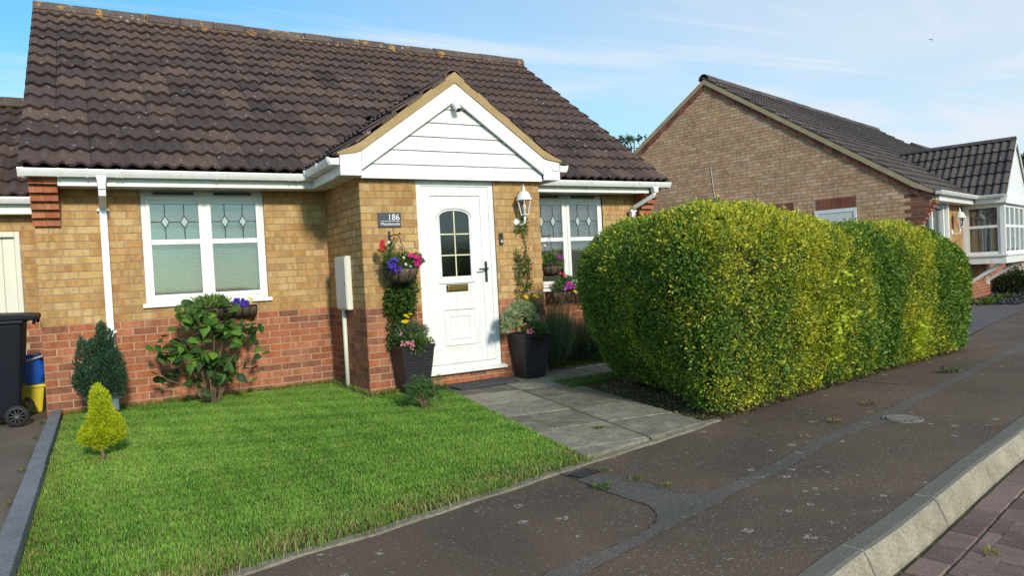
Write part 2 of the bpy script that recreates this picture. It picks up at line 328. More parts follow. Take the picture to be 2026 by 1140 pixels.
M_VERGE = stone_material('tan_verge', (0.34, 0.23, 0.11), (0.44, 0.31, 0.155), 5, 90, bmp=0.3)
M_GLASS = glass_material('window_glass'); M_OBS = glass_material('obscured_door_glass', (0.10, 0.13, 0.13), 0.10, 1.0)
M_BLIND = plain('blind_slats', (0.215, 0.212, 0.197), 0.5, var=0.05)
M_BLIND_D = plain('dark_blind_slats', (0.15, 0.175, 0.155), 0.5, var=0.05)
M_NET = plain('net_curtain', (0.62, 0.62, 0.60), 0.9, var=0.2, scale=10)
M_DARK = plain('dark_interior', (0.03, 0.03, 0.03), 0.9)
M_LEAD = plain('lead_came', (0.05, 0.055, 0.055), 0.5)
M_BLACKM = plain('black_iron', (0.015, 0.015, 0.016), 0.45)
M_BRASS = plain('brass', (0.52, 0.38, 0.09), 0.28, 0.9, var=0.1)
M_GOLD = plain('cream_glazing_bar', (0.72, 0.66, 0.42), 0.4)
M_SLATE = plain('grey_slate_plaque', (0.052, 0.060, 0.072), 0.35, var=0.1)
M_LETTER = plain('white_lettering', (0.82, 0.82, 0.82), 0.5, var=0.02)
M_BIN = plain('dark_bin_plastic', (0.009, 0.011, 0.017), 0.42, var=0.2, scale=9, bmp=0.1, spec=0.12)
M_RUBBER = plain('black_rubber', (0.012, 0.012, 0.012), 0.7)
M_BLUE = plain('blue_woven_bag', (0.012, 0.10, 0.52), 0.45, var=0.3, scale=14, bmp=0.8, bscale=25)
M_YELLOW = plain('yellow_plastic', (0.62, 0.50, 0.03), 0.45, var=0.1)
M_STRIP = stone_material('grey_timber_edging', (0.145, 0.15, 0.165), (0.22, 0.23, 0.25), 6, 80, bmp=0.3)
M_TARMAC = tarmac_material('pavement_tarmac', (0.090, 0.063, 0.047), (0.142, 0.096, 0.070))
M_PATCH = tarmac_material('patch_tarmac', (0.088, 0.080, 0.072), (0.130, 0.114, 0.099), 0.5, 0.8)
M_DRIVE = tarmac_material('driveway_gravel', (0.13, 0.098, 0.075), (0.20, 0.155, 0.12), 0.0, 1.0)
M_NDRIVE = tarmac_material('neighbour_drive', (0.085, 0.078, 0.085), (0.12, 0.11, 0.115), 0.0, 0.5)
M_SLAB = stone_material('paving_slab', (0.115, 0.102, 0.078), (0.330, 0.298, 0.225), 6.0, 38, (0.19, 0.155, 0.065), objrand=0.35, flecks=0.75)
M_KERB = stone_material('kerb_concrete', (0.215, 0.188, 0.138), (0.36, 0.32, 0.245), 6, 70, flecks=0.3, topdark=(0.110, 0.105, 0.090))
M_EDGE = stone_material('edging_concrete', (0.13, 0.115, 0.085), (0.29, 0.26, 0.195), 14, 60, (0.17, 0.14, 0.06))
M_PAVER = stone_material('road_paver', (0.125, 0.082, 0.072), (0.225, 0.152, 0.130), 4, 120, objrand=0.5, flecks=0.25)
M_SAND = stone_material('joint_sand', (0.055, 0.050, 0.028), (0.11, 0.10, 0.05), 12, 60)
M_SOIL = stone_material('garden_soil', (0.060, 0.042, 0.028), (0.115, 0.085, 0.058), 9, 45, bmp=1.0)
M_TURF = stone_material('turf_ground', (0.035, 0.060, 0.014), (0.07, 0.085, 0.025), 6, 60, bmp=0.8)
M_FAR = stone_material('far_ground', (0.05, 0.08, 0.02), (0.09, 0.10, 0.035), 0.3, 4)
M_LEAF = leaf_material('foliage_leaf'); M_GRASS = leaf_material('grass_blade', 0.22, 0.6, 0.2); M_GLOSSLEAF = leaf_material('broad_leaf', 0.25, 0.55, 0.25)
M_PETAL = leaf_material('flower_petal', 0.25, 0.6, 0.2)
M_BARK = stone_material('bark', (0.11, 0.072, 0.042), (0.22, 0.155, 0.095), 18, 90)
M_CORE = plain('dark_hedge_core', (0.022, 0.020, 0.011), 0.95, var=0.4, scale=25, bmp=0.8, bscale=40)
M_COIR = stone_material('coir_liner', (0.075, 0.052, 0.035), (0.16, 0.115, 0.08), 30, 120, bmp=1.0)
def pot_material():
    m, nt, b = new_mat('ribbed_planter'); p = pos(nt, obj=False)
    w = nd(nt, 'ShaderNodeTexWave', _wave_type='BANDS', _bands_direction='Z', Scale=17.0, Distortion=2.2, Detail=1.0); w.inputs['Detail Scale'].default_value = 1.4; lk(nt, p, w.inputs['Vector'])
    c = mix(nt, w.outputs['Fac'], (0.012, 0.012, 0.016), (0.034, 0.034, 0.042)); lk(nt, c, b.inputs['Base Color']); b.inputs['Roughness'].default_value = 0.42
    bump(nt, b, w.outputs['Fac'], 0.9, 0.012); return m
M_POT = pot_material()
def mat_fibre():
    m, nt, b = new_mat('door_mat_fibre'); p = pos(nt)
    c = mix(nt, noise(nt, p, 130, 3.0), (0.022, 0.024, 0.027), (0.085, 0.09, 0.098)); lk(nt, c, b.inputs['Base Color']); b.inputs['Roughness'].default_value = 0.95
    bump(nt, b, noise(nt, p, 170, 3.0), 1.0, 0.006); return m
M_MAT = mat_fibre()

# ================================================================== the setting
def smooth_curve(pts, n=8):           # Catmull-Rom through points
    P = [np.array(p, float) for p in pts]; P = [2*P[0]-P[1]] + P + [2*P[-1]-P[-2]]; out = []
    for i in range(1, len(P)-2):
        for k in range(n):
            t = k/n; a, b, c, d = P[i-1], P[i], P[i+1], P[i+2]
            out.append(0.5*((2*b)+(-a+c)*t+(2*a-5*b+4*c-d)*t*t+(-a+3*b-3*c+d)*t**3))
    out.append(P[-2]); return out
def sheet(name, poly, z, mat, kind='structure', thick=0.0, parent=None):
    mb = MB()
    if thick: mb.prism([tuple(p[:2]) for p in poly], z-thick, z, 'z')
    else: mb.add([(p[0], p[1], z) for p in poly], [tuple(range(len(poly)))])
    o = mb.build(name, mat, parent)
    if parent is None: tag(o, kind=kind)
    return o
gm = MB(); gm.box(-400, 600, -400, 700, -0.60, -0.22); tag(gm.build('ground', M_FAR), kind='structure')
# inner edge of the pavement (lawn, path, hedge, neighbour's drive) and the back of the kerb
E_PTS = [(-6.0, -7.6), (-3.0, -6.52), (-0.8, -5.80)] + [G(*p) for p in [(508,1131),(666,1081),(790,1044),(915,1002),(1039,961),(1122,932),(1172,917)]] + [G(1390,846), (4.60, -4.42), (6.6, -4.06), (9.0, -3.55), (12.0, -2.52), (15.3, -1.52), (22.0, 0.6), (40.0, 7.0)]
E_C = smooth_curve(E_PTS, 6)
def zk(p): return 1580+p[0]/3.563, 820+p[1]/3.563
KB = [G(*zk(p)) for p in [(20,1118),(300,922),(560,752),(830,572),(1180,292),(1440,112),(1589,2)]]
K_PTS = [(-6.0, -9.9), (-3.0, -8.55), (-0.4, -7.50), (1.3, -6.97)] + [KB[0], KB[2], KB[4], KB[6]] + [(9.0, -4.98), (12.3, -4.05), (15.8, -3.02), (22.6, -0.95), (40.8, 5.3)]
K_C = smooth_curve(K_PTS, 8)
def resample(C, step):
    C = [np.array(c) for c in C]; d = [0.0]
    for a, b in zip(C, C[1:]): d.append(d[-1]+np.linalg.norm(b-a))
    n = int(d[-1]/step); out = []
    for i in range(n+1):
        s = i*step; j = min(max(np.searchsorted(d, s)-1, 0), len(C)-2); t = (s-d[j])/(d[j+1]-d[j]+1e-9); out.append(C[j]*(1-t)+C[j+1]*t)
    return out
pv = MB(); e2 = resample(E_C, 0.5); k2 = resample(K_C, 0.5); n = min(len(e2), len(k2))
E_R = [np.array(E_C[min(int(i*(len(E_C)-1)/(n-1)), len(E_C)-1)]) for i in range(n)]
poly = [tuple(p) for p in k2] + [tuple(p) for p in e2[::-1]]
pav = sheet('pavement', poly, 0.0, M_TARMAC, thick=0.2)
# ground behind the pavement edge: bare soil sheet carrying lawn, path, beds and drives
poly = [tuple(p) for p in e2] + [(40, 60), (-30, 60), (-30, -7.6)]
sheet('garden_ground', poly, -0.012, M_SOIL, thick=0.15)
# lawn
PATH_DIR = np.array([0.1566, 0.9877])                    # along the path towards the door
PL0 = np.array(G(1166, 913))                             # path corner at lawn and pavement
lawn_edge = [p for p in e2 if 0.15 < p[0] < PL0[0]-0.02]
LAWN = [(0.135, 0.0), (2.85, 0.0), (2.85, -1.272), (3.44, -1.272), tuple(PL0 + PATH_DIR*3.0), tuple(PL0)] + [tuple(p + np.array([-0.01, 0.055])) for p in lawn_edge[::-1]] + [(0.135, lawn_edge[0][1]+0.02)]
sheet('lawn', LAWN, 0.006, M_TURF)
sheet('rear_lawn', [(5.0, -1.05), (5.0, 0.0), (8.6, 0.0), (8.6, -2.0), (6.4, -2.0), (6.15, -0.95)], -0.004, M_TURF)
# left driveway
sheet('driveway', [(-8, -8.4), (-3.0, -6.53), (0.02, -5.50), (0.02, 0.0), (0.0, 1.5), (-8, 1.5)], -0.002, M_DRIVE)
sheet('neighbour_driveway', [(9.6, -3.28), (12.0, -2.50), (15.3, -1.50), (22.0, 0.62), (30, 3.4), (27, 6), (19.3, 1.45), (14.6, 0.2), (14.3, 8.5), (9.2, 8.5), (9.2, -2.2)], -0.003, M_NDRIVE)
# concrete edging along lawn and path
eg = MB(); cur = resample([p for p in E_C if -3.2 < p[0] < 4.75], 0.12)
vs = []; fs = []
for i, p in enumerate(cur):
    t = cur[min(i+1, len(cur)-1)] - cur[max(i-1, 0)]; t /= np.linalg.norm(t); nrm = np.array([-t[1], t[0]])
    j = 0.006*math.sin(i*1.7)+0.004*math.sin(i*0.61)
    for w, z in ((-0.012+j, -0.03), (-0.010+j, 0.012), (0.045+j, 0.014), (0.050, -0.03)): vs.append((*(p+nrm*w), z+0.002*math.sin(i*2.3)))
for i in range(len(cur)-1):
    for k in range(3): fs.append((i*4+k, i*4+k+1, (i+1)*4+k+1, (i+1)*4+k))
eg.add(vs, fs); tag(eg.build('edging_strip', M_EDGE), 'pale concrete edging strip between the lawn and the pavement', 'edging')
# kerb stones
kerb = thing('kerb', 'row of pale concrete kerb stones beside the brick road', 'kerb', (3.3, -6.5, -0.12)); kerb['kind'] = 'structure'
kc = resample(K_C, 0.02)
def arc_index(pt): return int(np.argmin([np.linalg.norm(np.array(c)-np.array(pt)) for c in kc]))
J = [G(*zk(p)) for p in [(300,930),(830,580),(1185,300),(1440,112)]]
base = arc_index(J[0]); step = int(round(np.mean(np.diff([arc_index(j) for j in J]))))
PROF = [(0.0, -0.14), (0.0, 0.004), (-0.082, 0.006), (-0.098, 0.000), (-0.108, -0.014), (-0.150, -0.105), (-0.150, -0.14)]
for k in range(-6, 22):
    a, b_ = base+k*step, base+(k+1)*step
    if a < 0 or b_ >= len(kc): continue
    mb = MB(); idx = np.linspace(a+0.30, b_-0.30, 6); vs = []; fs = []
    dz = random.uniform(-.003, .003)
    for ii in idx:
        i0 = int(ii); p = np.array(kc[i0])*(1-(ii-i0)) + np.array(kc[i0+1])*(ii-i0); t = np.array(kc[i0+2])-np.array(kc[max(i0-2,0)]); t /= np.linalg.norm(t); nn = np.array([-t[1], t[0]])
        for w, z in PROF: vs.append((*(p+nn*w), z+dz))
    m_ = len(PROF)
    for i in range(len(idx)-1):
        for q in range(m_-1): fs.append((i*m_+q, i*m_+q+1, (i+1)*m_+q+1, (i+1)*m_+q))
    fs.append(tuple(range(m_))); fs.append(tuple((len(idx)-1)*m_+q for q in range(m_))[::-1])
    mb.add(vs, fs); o = mb.build('kerb_stone', M_KERB, kerb, bevel=0.004, seg=1)
# road: sand bed and block pavers near the kerb
road = sheet('road', [tuple(np.array(p)+np.array([0.02, -0.08])) for p in k2] + [(60, -60), (-40, -60), (-40, -9.9)], -0.128, M_SAND)
def paver_mesh(l, w, h=0.05, bv=0.006):
    mb = MB(); mb.box(-l/2+.003, l/2-.003, -w/2+.003, w/2-.003, -h, 0)
    return mb.mesh('paver', M_PAVER, bevel=bv, seg=1)
pm_long = paver_mesh(0.20, 0.13); pm_short = paver_mesh(0.10, 0.20)
def kerb_frame(s):
    i0 = int(s/0.02); i0 = min(max(i0, 2), len(kc)-3); t = np.array(kc[i0+2])-np.array(kc[i0-2]); t /= np.linalg.norm(t); return np.array(kc[i0]), t
s_mid = base*0.02; rows = [(0.165, 0.13, 0.20, pm_long, .1), (0.297, 0.13, 0.20, pm_long, .0)]
off = 0.362
for q in range(8): rows.append((off+q*0.2, 0.20, 0.10, pm_short, 0.05*(q % 2)))
spots = []
for (o0, wdt, ln, me, ph) in rows:
    s = max(s_mid-2.0, 0.1)
    while s < s_mid+7.0:
        p, t = kerb_frame(s+ph); nn = np.array([-t[1], t[0]]); c = p - nn*(o0+wdt/2-0.0)
        d = c-CAM[:2]; dep = d@AX_F[:2]
        if dep > 0.6:
            u = 1013+FPX*(np.append(d, -.12-CAM[2])@AX_R)/(np.append(d, -.12-CAM[2])@AX_F); v = 570-FPX*(np.append(d, -.12-CAM[2])@AX_U)/(np.append(d, -.12-CAM[2])@AX_F)
            if -200 < u < 2250 and 300 < v < 1400: spots.append((np.linalg.norm(d), c, math.atan2(t[1], t[0]), me))
        s += ln
spots.sort(key=lambda q: q[0])
for i, (_, c, a, me) in enumerate(spots[:300]):
    o = link('paver', me, road, False); o.location = (c[0], c[1], -0.12+random.uniform(-.003, .003)); o.rotation_euler = (random.uniform(-.012, .012), random.uniform(-.012, .012), a+random.uniform(-.01, .01))
if len(spots) > 300:
    mb = MB()
    for _, c, a, me in spots[300:]:
        ca, sa = math.cos(a), math.sin(a)
        mb.add([(c[0]+v.co.x*ca-v.co.y*sa, c[1]+v.co.x*sa+v.co.y*ca, -0.12+v.co.z) for v in me.vertices], [tuple(p.vertices) for p in me.polygons])
    tag(mb.build('far_pavers', M_PAVER, road), kind='stuff')
# path: slabs along its own direction, cut at the pavement
path = tag(bpy.data.objects.new('path', None), kind='structure'); COL.objects.link(path); path.location = (3.9, -3, 0)
ACR = np.array([PATH_DIR[1], -PATH_DIR[0]])
def clip_poly(poly, a, nrm):          # keep the side where (p-a).n >= 0
    out = []
    for i in range(len(poly)):
        p, q = np.array(poly[i]), np.array(poly[(i+1) % len(poly)]); dp, dq = (p-a)@nrm, (q-a)@nrm
        if dp >= 0: out.append(p)
        if dp*dq < 0: out.append(p+(q-p)*dp/(dp-dq))
    return out
edge_a = np.array(PL0); edge_d = np.array(G(1390, 846))-edge_a; edge_d /= np.linalg.norm(edge_d); edge_n = np.array([-edge_d[1], edge_d[0]])
def slab(poly, zt, tilt):
    mb = MB(); nrm_c = np.mean(poly, axis=0)
    poly = [nrm_c + (p-nrm_c)*(1-0.010/ max(np.linalg.norm(p-nrm_c), .1)) for p in poly]
    n_ = len(poly)
    vs = [(p[0], p[1], zt-.05) for p in poly]+[(p[0], p[1], zt+tilt[0]*(p[0]-nrm_c[0])+tilt[1]*(p[1]-nrm_c[1])) for p in poly]
    mb.add(vs, [tuple(range(n_-1, -1, -1)), tuple(range(n_, 2*n_))]+[(i, (i+1) % n_, n_+(i+1) % n_, n_+i) for i in range(n_)])
    o = mb.build('slab', M_SLAB, path, bevel=0.005, seg=1)
for r_ in range(-2, 6):
    for c_ in range(2):
        o = PL0 + PATH_DIR*(r_*0.61+0.28+(0.0 if c_ == 0 else 0.0)) + ACR*(c_*0.61)
        pl = [o, o+ACR*0.605, o+ACR*0.605+PATH_DIR*0.605, o+PATH_DIR*0.605]
        pl = clip_poly(pl, edge_a+edge_n*0.05, edge_n)
        pl = clip_poly(pl, np.array([0, -1.262]), np.array([0, -1.0])) if len(pl) > 2 else pl
        if len(pl) < 3: continue
        slab(pl, 0.016, (random.uniform(-.006, .006), random.uniform(-.006, .006)))
# branch of the path passing to the right, between porch and hedge bed
BR0 = np.array([4.74, -2.15])
for k in range(4):
    for j in range(2 if k > -1 else 1):
        o = np.array([4.72+k*0.61, -1.93+0.035*k+j*0.50]); pl = [o, o+np.array([0.60, 0.04]), o+np.array([0.60, 0.535]), o+np.array([0.0, 0.495])]
        pl = [np.array(p) for p in pl]
        if j == 1: pl = clip_poly(pl, np.array([4.72, -1.25]), np.array([0.05, -1.0]))
        if len(pl) >= 3: slab(pl, 0.014, (random.uniform(-.004, .004), random.uniform(-.004, .004)))
# joint filling under the slabs
a0, b0 = PL0 + edge_n*0.045, PL0+ACR*1.25+np.array([0.02, 0.25])
sheet('path_bed', [tuple(PL0+edge_n*.05), tuple(PL0+edge_d*1.23+edge_n*.05), tuple(PL0+edge_d*1.23+PATH_DIR*2.35), (4.75, -1.95), (7.1, -1.85), (7.1, -1.2), (4.99, -1.0), (4.99, -1.26), (3.42, -1.262), tuple(PL0+PATH_DIR*3.0)], 0.0125, M_SAND)
# trench reinstatement patch, cover and drain in the pavement
def Z7(x, y): return G(1000+x/1.975, 640+y/1.975)
patch_px = [(215,590),(300,570),(395,592),(470,603),(545,622),(640,655),(700,672),(750,670),(805,660),(900,620),(1050,550),(1160,485),(1250,445),(1400,375),(1490,338),(1600,280),(1740,215),(1900,135),(2040,66),
            (2060,86),(1930,152),(1770,232),(1640,300),(1560,345),(1480,392),(1330,440),(1190,515),(1060,592),(900,668),(790,728),(620,818),(450,908),(300,990),(120,1080),
            (-30,1080),(160,985),(300,925),(430,870),(560,810),(590,778),(592,748),(560,716),(480,690),(350,642)]
sheet('tarmac_patch', [Z7(*p) for p in patch_px], 0.004, M_PATCH)
sm = MB(); P_ = [np.array(Z7(*p)) for p in patch_px]; P_ = resample(smooth_curve(P_ + [P_[0]], 4), .035)     # cracked seam round the patch
P_ = [p+RNG.normal(size=2)*.004 for p in P_]
for i in range(0, len(P_)-1):
    if (i*7919) % 10 < 7 and P_[i][0] < 9: sm.tube([(*P_[i], .003), (*P_[i+1], .003)], .0018+.0026*((i*31) % 5)/5, 5)
tag(sm.build('patch_seam', M_SOIL), kind='structure')
cv = MB(); cx, cy = G(1155, 940); cv.box(-.085, .085, -.05, .05, 0, .012); o = cv.build('service_cover', M_BLACKM, bevel=.002); o.location = (cx, cy, 0.002); o.rotation_euler = (0, 0, R(12)); tag(o, 'small black square cover set in the grey tarmac patch by the lawn', 'cover')
dc = thing('drain_cover', 'pale round slotted drain cover set into the pavement', 'drain cover', (*G(1785, 830), 0))
M_DRAIN = stone_material('drain_concrete', (0.12, 0.11, 0.095), (0.20, 0.185, 0.16), 12, 60); mb = MB(); mb.lathe([(.001, .004), (.115, .004), (.125, .009), (.135, .009), (.138, 0)], (dc.location[0], dc.location[1], 0), 28); mb.build('rim', M_DRAIN, dc, True)
for k in range(-4, 5):
    mb = MB(); h = math.sqrt(max(.105**2-(k*.024)**2, .001)); mb.box(dc.location[0]-h, dc.location[0]+h, dc.location[1]+k*.024-.007, dc.location[1]+k*.024+.007, .004, .0105); mb.build('bar', M_DRAIN, dc)
ck = MB(); a, b_ = np.array(G(1640,751)), np.array(G(1805,763)); t = (b_-a)/np.linalg.norm(b_-a); nn = np.array([-t[1], t[0]])
ck.add([(*(a+nn*.006), .0035), (*(b_+nn*.004), .0035), (*(b_-nn*.005), .0035), (*(a-nn*.008), .0035)], [(0, 1, 2, 3)]); tag(ck.build('pavement_joint', M_BLACKM), kind='structure')
# grey edging board along the left of the lawn, in two lengths
for k, (y0, y1, dx, lab) in enumerate([(-2.62, 0.02, 0.0, 'grey edging board beside the drive running back to the house wall'), (-5.42, -2.63, 0.006, 'grey edging board beside the drive running out to the pavement')]):
    mb = MB(); mb.box(0.03+dx, 0.128+dx, y0, y1, -.05, .075+0.004*k); tag(mb.build('edging_board', M_STRIP, bevel=.008), lab, 'edging board')
# ================================================================== bricks
BUFF = [(0.545,0.345,0.15),(0.52,0.315,0.125),(0.57,0.38,0.18),(0.49,0.275,0.105),(0.53,0.335,0.145),(0.47,0.285,0.125)]
RED = [(0.43,0.145,0.07),(0.385,0.135,0.07),(0.41,0.165,0.09),(0.265,0.11,0.068),(0.46,0.18,0.095),(0.315,0.13,0.078)]
NBUFF = [(0.62,0.385,0.23),(0.59,0.36,0.21),(0.64,0.41,0.255),(0.57,0.36,0.22),(0.65,0.445,0.29),(0.61,0.37,0.205)]
NRED = [(0.30,0.11,0.07),(0.24,0.09,0.062),(0.33,0.13,0.08),(0.20,0.085,0.062)]
def jit(c, a=0.08):
    k = 1+random.uniform(-a, a); return (c[0]*k, c[1]*k*(1+random.uniform(-.04, .04)), c[2]*k)
def course_bricks(u0, u1, z0, z1, holes=(), phase=0.0, poly=None):
    """stretcher bond clipped to a rectangle with openings; poly(zmid) -> (ua, ub) clips further"""
    out = []; k0 = int(math.floor(z0/0.075+1e-6)); k1 = int(math.ceil(z1/0.075-1e-6))
    for k in range(k0, k1):
        za, zb = max(k*0.075+0.005, z0), min((k+1)*0.075-0.005, z1)
        if zb-za < 0.02: continue
        ua, ub = u0, u1
        if poly: ua, ub = poly((za+zb)/2)
        segs = [(ua, ub)]
        for (h0, h1, hz0, hz1) in holes:
            if zb > hz0+0.004 and za < hz1-0.004:
                ns = []
                for a, b in segs:
                    if h1 <= a or h0 >= b: ns.append((a, b))
                    else:
                        if h0 > a: ns.append((a, h0))
                        if h1 < b: ns.append((h1, b))
                segs = ns
        st = u0+phase-(0.1125 if k % 2 else 0.0)-0.225*4
        for a, b in segs:
            j = math.floor((a-st)/0.225)
            x = st+j*0.225
            while x < b:
                p, q = max(x+0.005, a), min(x+0.22, b)
                if q-p > 0.022: out.append((p, q, za, zb, k))
                x += 0.225
    return out
def grid_wall(mb, u0, u1, z0, z1, holes, put):
    """mortar body as boxes round the openings"""
    us = sorted({u0, u1, *[h for q in holes for h in q[:2] if u0 < h < u1]}); zs = sorted({z0, z1, *[h for q in holes for h in q[2:] if z0 < h < z1]})
    for i in range(len(us)-1):
        for j in range(len(zs)-1):
            um, zm = (us[i]+us[i+1])/2, (zs[j]+zs[j+1])/2
            if any(h[0] < um < h[1] and h[2] < zm < h[3] for h in holes): continue
            put(mb, us[i], us[i+1], zs[j], zs[j+1])
_bm = {}
def brick_mesh(w, h, axis, pal, i):
    key = (round(w, 3), round(h, 3), axis, id(pal), i)
    if key not in _bm:
        mb = MB(); mb.cur = pal[i]
        if axis == 'y': mb.box(-w/2, w/2, 0, .03, -h/2, h/2)
        else: mb.box(0, .03, -w/2, w/2, -h/2, h/2)
        _bm[key] = mb.mesh('brick', M_BRICK)
    return _bm[key]
# ================================================================== the bungalow
BAND = 0.90; PIN_X0, PIN_X1, PY = 2.852, 4.991, -1.274; HX1 = 7.69
house = thing('bungalow', 'buff and red brick bungalow with brown tiled roof and white gabled porch', 'house', (3.9, 0, 0))
front = None
W1 = (0.925, 2.152, 1.055, 2.26); W2 = (5.60, 6.87, 0.955, 2.26); DR = (3.462, 4.392, 0.145, 2.225)
mort = MB()
def put_front(mb, a, b, c, d): mb.box(a, b, 0.0, 0.10, c, d)
grid_wall(mort, 0.002, PIN_X0, -0.05, 2.33, [W1], put_front); front = mort.build('front_wall', M_MORTAR, house)
mort2 = MB(); grid_wall(mort2, PIN_X1, HX1, -0.05, 2.33, [W2], put_front); front2 = mort2.build('front_wall', M_MORTAR, house)
pm = MB()
def put_porch(mb, a, b, c, d): mb.box(a, b, PY, PY+0.10, c, d)
grid_wall(pm, PIN_X0, PIN_X1, -0.05, 2.24, [DR], put_porch)
pm.box(PIN_X0, PIN_X0+.1, PY+.1001, 0.10, -0.05, 2.24); pm.box(PIN_X1-.1, PIN_X1, PY+.1001, 0.10, -0.05, 2.24)
porch = pm.build('porch_wall', M_MORTAR, house)
sd = MB(); sd.prism([(0.101, -.05), (7.0, -.05), (7.0, 2.4), (3.5, 4.95), (0.101, 2.50)], 0.002, 0.10, 'x'); sd.prism([(0.101, -.05), (7.0, -.05), (7.0, 2.4), (3.5, 4.95), (0.101, 2.50)], HX1-.1, HX1, 'x'); sd.box(0.1, HX1-.1, 6.9, 7.0, -.05, 2.4)
sd.build('rear_walls', M_SIDEBRICK, house)
bricks = []     # (score, wall, axis, centre, w, h, palette)
def camscore(c, n, w, h):
    d = CAM-np.array(c); r = np.linalg.norm(d); return w*h*max(0.0, d@np.array(n)/r)/(r*r)
def add_bricks(lst, wall, axis, d0, nrm, holes_hidden=()):
    for (p, q, za, zb, k) in lst:
        pal = BUFF if (za+zb)/2 > BAND else RED
        um, zm = (p+q)/2, (za+zb)/2; off = 0.006+random.uniform(-.0015, .0015)
        c = (um, d0-off, zm) if axis == 'y' else (d0-off, um, zm)
        bricks.append((camscore(c, nrm, q-p, zb-za), wall, axis, c, q-p, zb-za, pal))
add_bricks(course_bricks(0.0, PIN_X0, 0.0, 2.25, [(0.0, .232, 1.87, 2.4), W1], 0.1125), front, 'y', 0.0, (0, -1, 0))
add_bricks(course_bricks(PIN_X1, HX1, 0.0, 2.25, [W2, (HX1-.232, HX1, 1.87, 2.4)], 0.03), front2, 'y', 0.0, (0, -1, 0))
add_bricks(course_bricks(PIN_X0-.004, PIN_X1+.004, 0.0, 2.24, [DR], 0.1125), porch, 'y', PY, (0, -1, 0))
add_bricks(course_bricks(PY+0.002, -0.002, 0.0, 2.24, [], 0.0), porch, 'x', PIN_X0, (-1, 0, 0))
bricks.sort(key=lambda b: -b[0])
SN = {'y': (0.215, 0.1025), 'x': (0.215, 0.1025)}
for sc_, wall, axis, c, w, h, pal in bricks[:300]:
    o = link('brick', brick_mesh(w, h, axis, pal, random.randrange(len(pal))), wall, False); o.location = (c[0], c[1], c[2]); o.rotation_euler = (0, 0, random.uniform(-.006, .006))
for wall in (front, front2, porch):
    mb = MB()
    for sc_, w_, axis, c, w, h, pal in bricks[300:]:
        if w_ is not wall: continue
        mb.cur = jit(random.choice(pal))
        if axis == 'y': mb.box(c[0]-w/2, c[0]+w/2, c[1], c[1]+.03, c[2]-h/2, c[2]+h/2)
        else: mb.box(c[0], c[0]+.03, c[1]-w/2, c[1]+w/2, c[2]-h/2, c[2]+h/2)
    tag(mb.build('small_bricks', M_BRICK, wall, world=False), kind='stuff')
# corbels at both ends of the eaves: red headers stepping out course by course
for x0, sgn in ((-0.012, 1), (HX1-.222, 1)):
    cb = MB(); cb.prism([(0.0, 1.88), (-0.245, 2.24), (-0.245, 2.345), (0.0, 2.345)], x0+.004, x0+.228, 'x'); corb = cb.build('corbel', M_MORTAR, house)
    for k in range(6):
        y = -0.055*(k+1); z = 1.875+0.075*k
        for j in range(2):
            mb = MB(); mb.cur = jit(RED[[0, 4, 2, 0, 4, 1][(k+j*2) % 6]]); a = x0+j*0.116
            mb.box(a, a+0.113, y, 0.0, z+.004, z+.071); mb.build('brick', M_BRICK, corb, bevel=0.0)
# ---------------------------------------------------------------- eaves
def barbox(name, x0, x1, y0, y1, z0, z1, mat, parent, bevel=0.003): return MB().box(x0, x1, y0, y1, z0, z1).build(name, mat, parent, bevel=bevel, seg=1)
FZ0, FZ1 = 2.235, 2.385
barbox('fascia', 0.222, 2.66, -0.345, -0.325, FZ0, FZ1, M_WHITE, house); barbox('fascia', 5.18, HX1-.228, -0.345, -0.325, FZ0, FZ1, M_WHITE, house)
barbox('soffit', 0.222, 2.85, -0.3245, -0.002, FZ0+.012, FZ0+.022, M_WHITE_OLD, house); barbox('soffit', 4.992, HX1-.228, -0.3245, -0.002, FZ0+.012, FZ0+.022, M_WHITE_OLD, house)
GP = [(-0.012, 0.0), (-0.012, 0.062), (-0.020, 0.068), (-0.030, 0.062), (-0.104, 0.062), (-0.108, 0.070), (-0.120, 0.070), (-0.122, 0.058), (-0.112, 0.030), (-0.095, 0.0)]
def gutter_x(x0, x1, z, name='gutter', y=-0.345, parent=None):
    mb = MB(); mb.prism([(y+a, z+b) for a, b in GP], x0, x1, 'x'); o = mb.build(name, M_WHITE, parent or house)
    return o
GZ = 2.312
gl = gutter_x(-0.065, 2.50, GZ); gr = gutter_x(5.30, 7.775, GZ)
def clip_x(x, w=0.024, par=None, y=-0.345, z=GZ):
    mb = MB(); mb.prism([(y+a*1.05-.003, z-.006+b*1.12) for a, b in GP], x-w/2, x+w/2, 'x'); mb.build('gutter_clip', M_WHITE, par)
for x in (-0.055, 0.24, 0.47, 0.72, 0.76, 1.62, 2.36, 2.44): clip_x(x, 0.018 if x > 0 else 0.05, gl)
for x in (6.35, 7.20, 7.50, 7.765): clip_x(x, 0.018 if x < 7.7 else .03, gr)
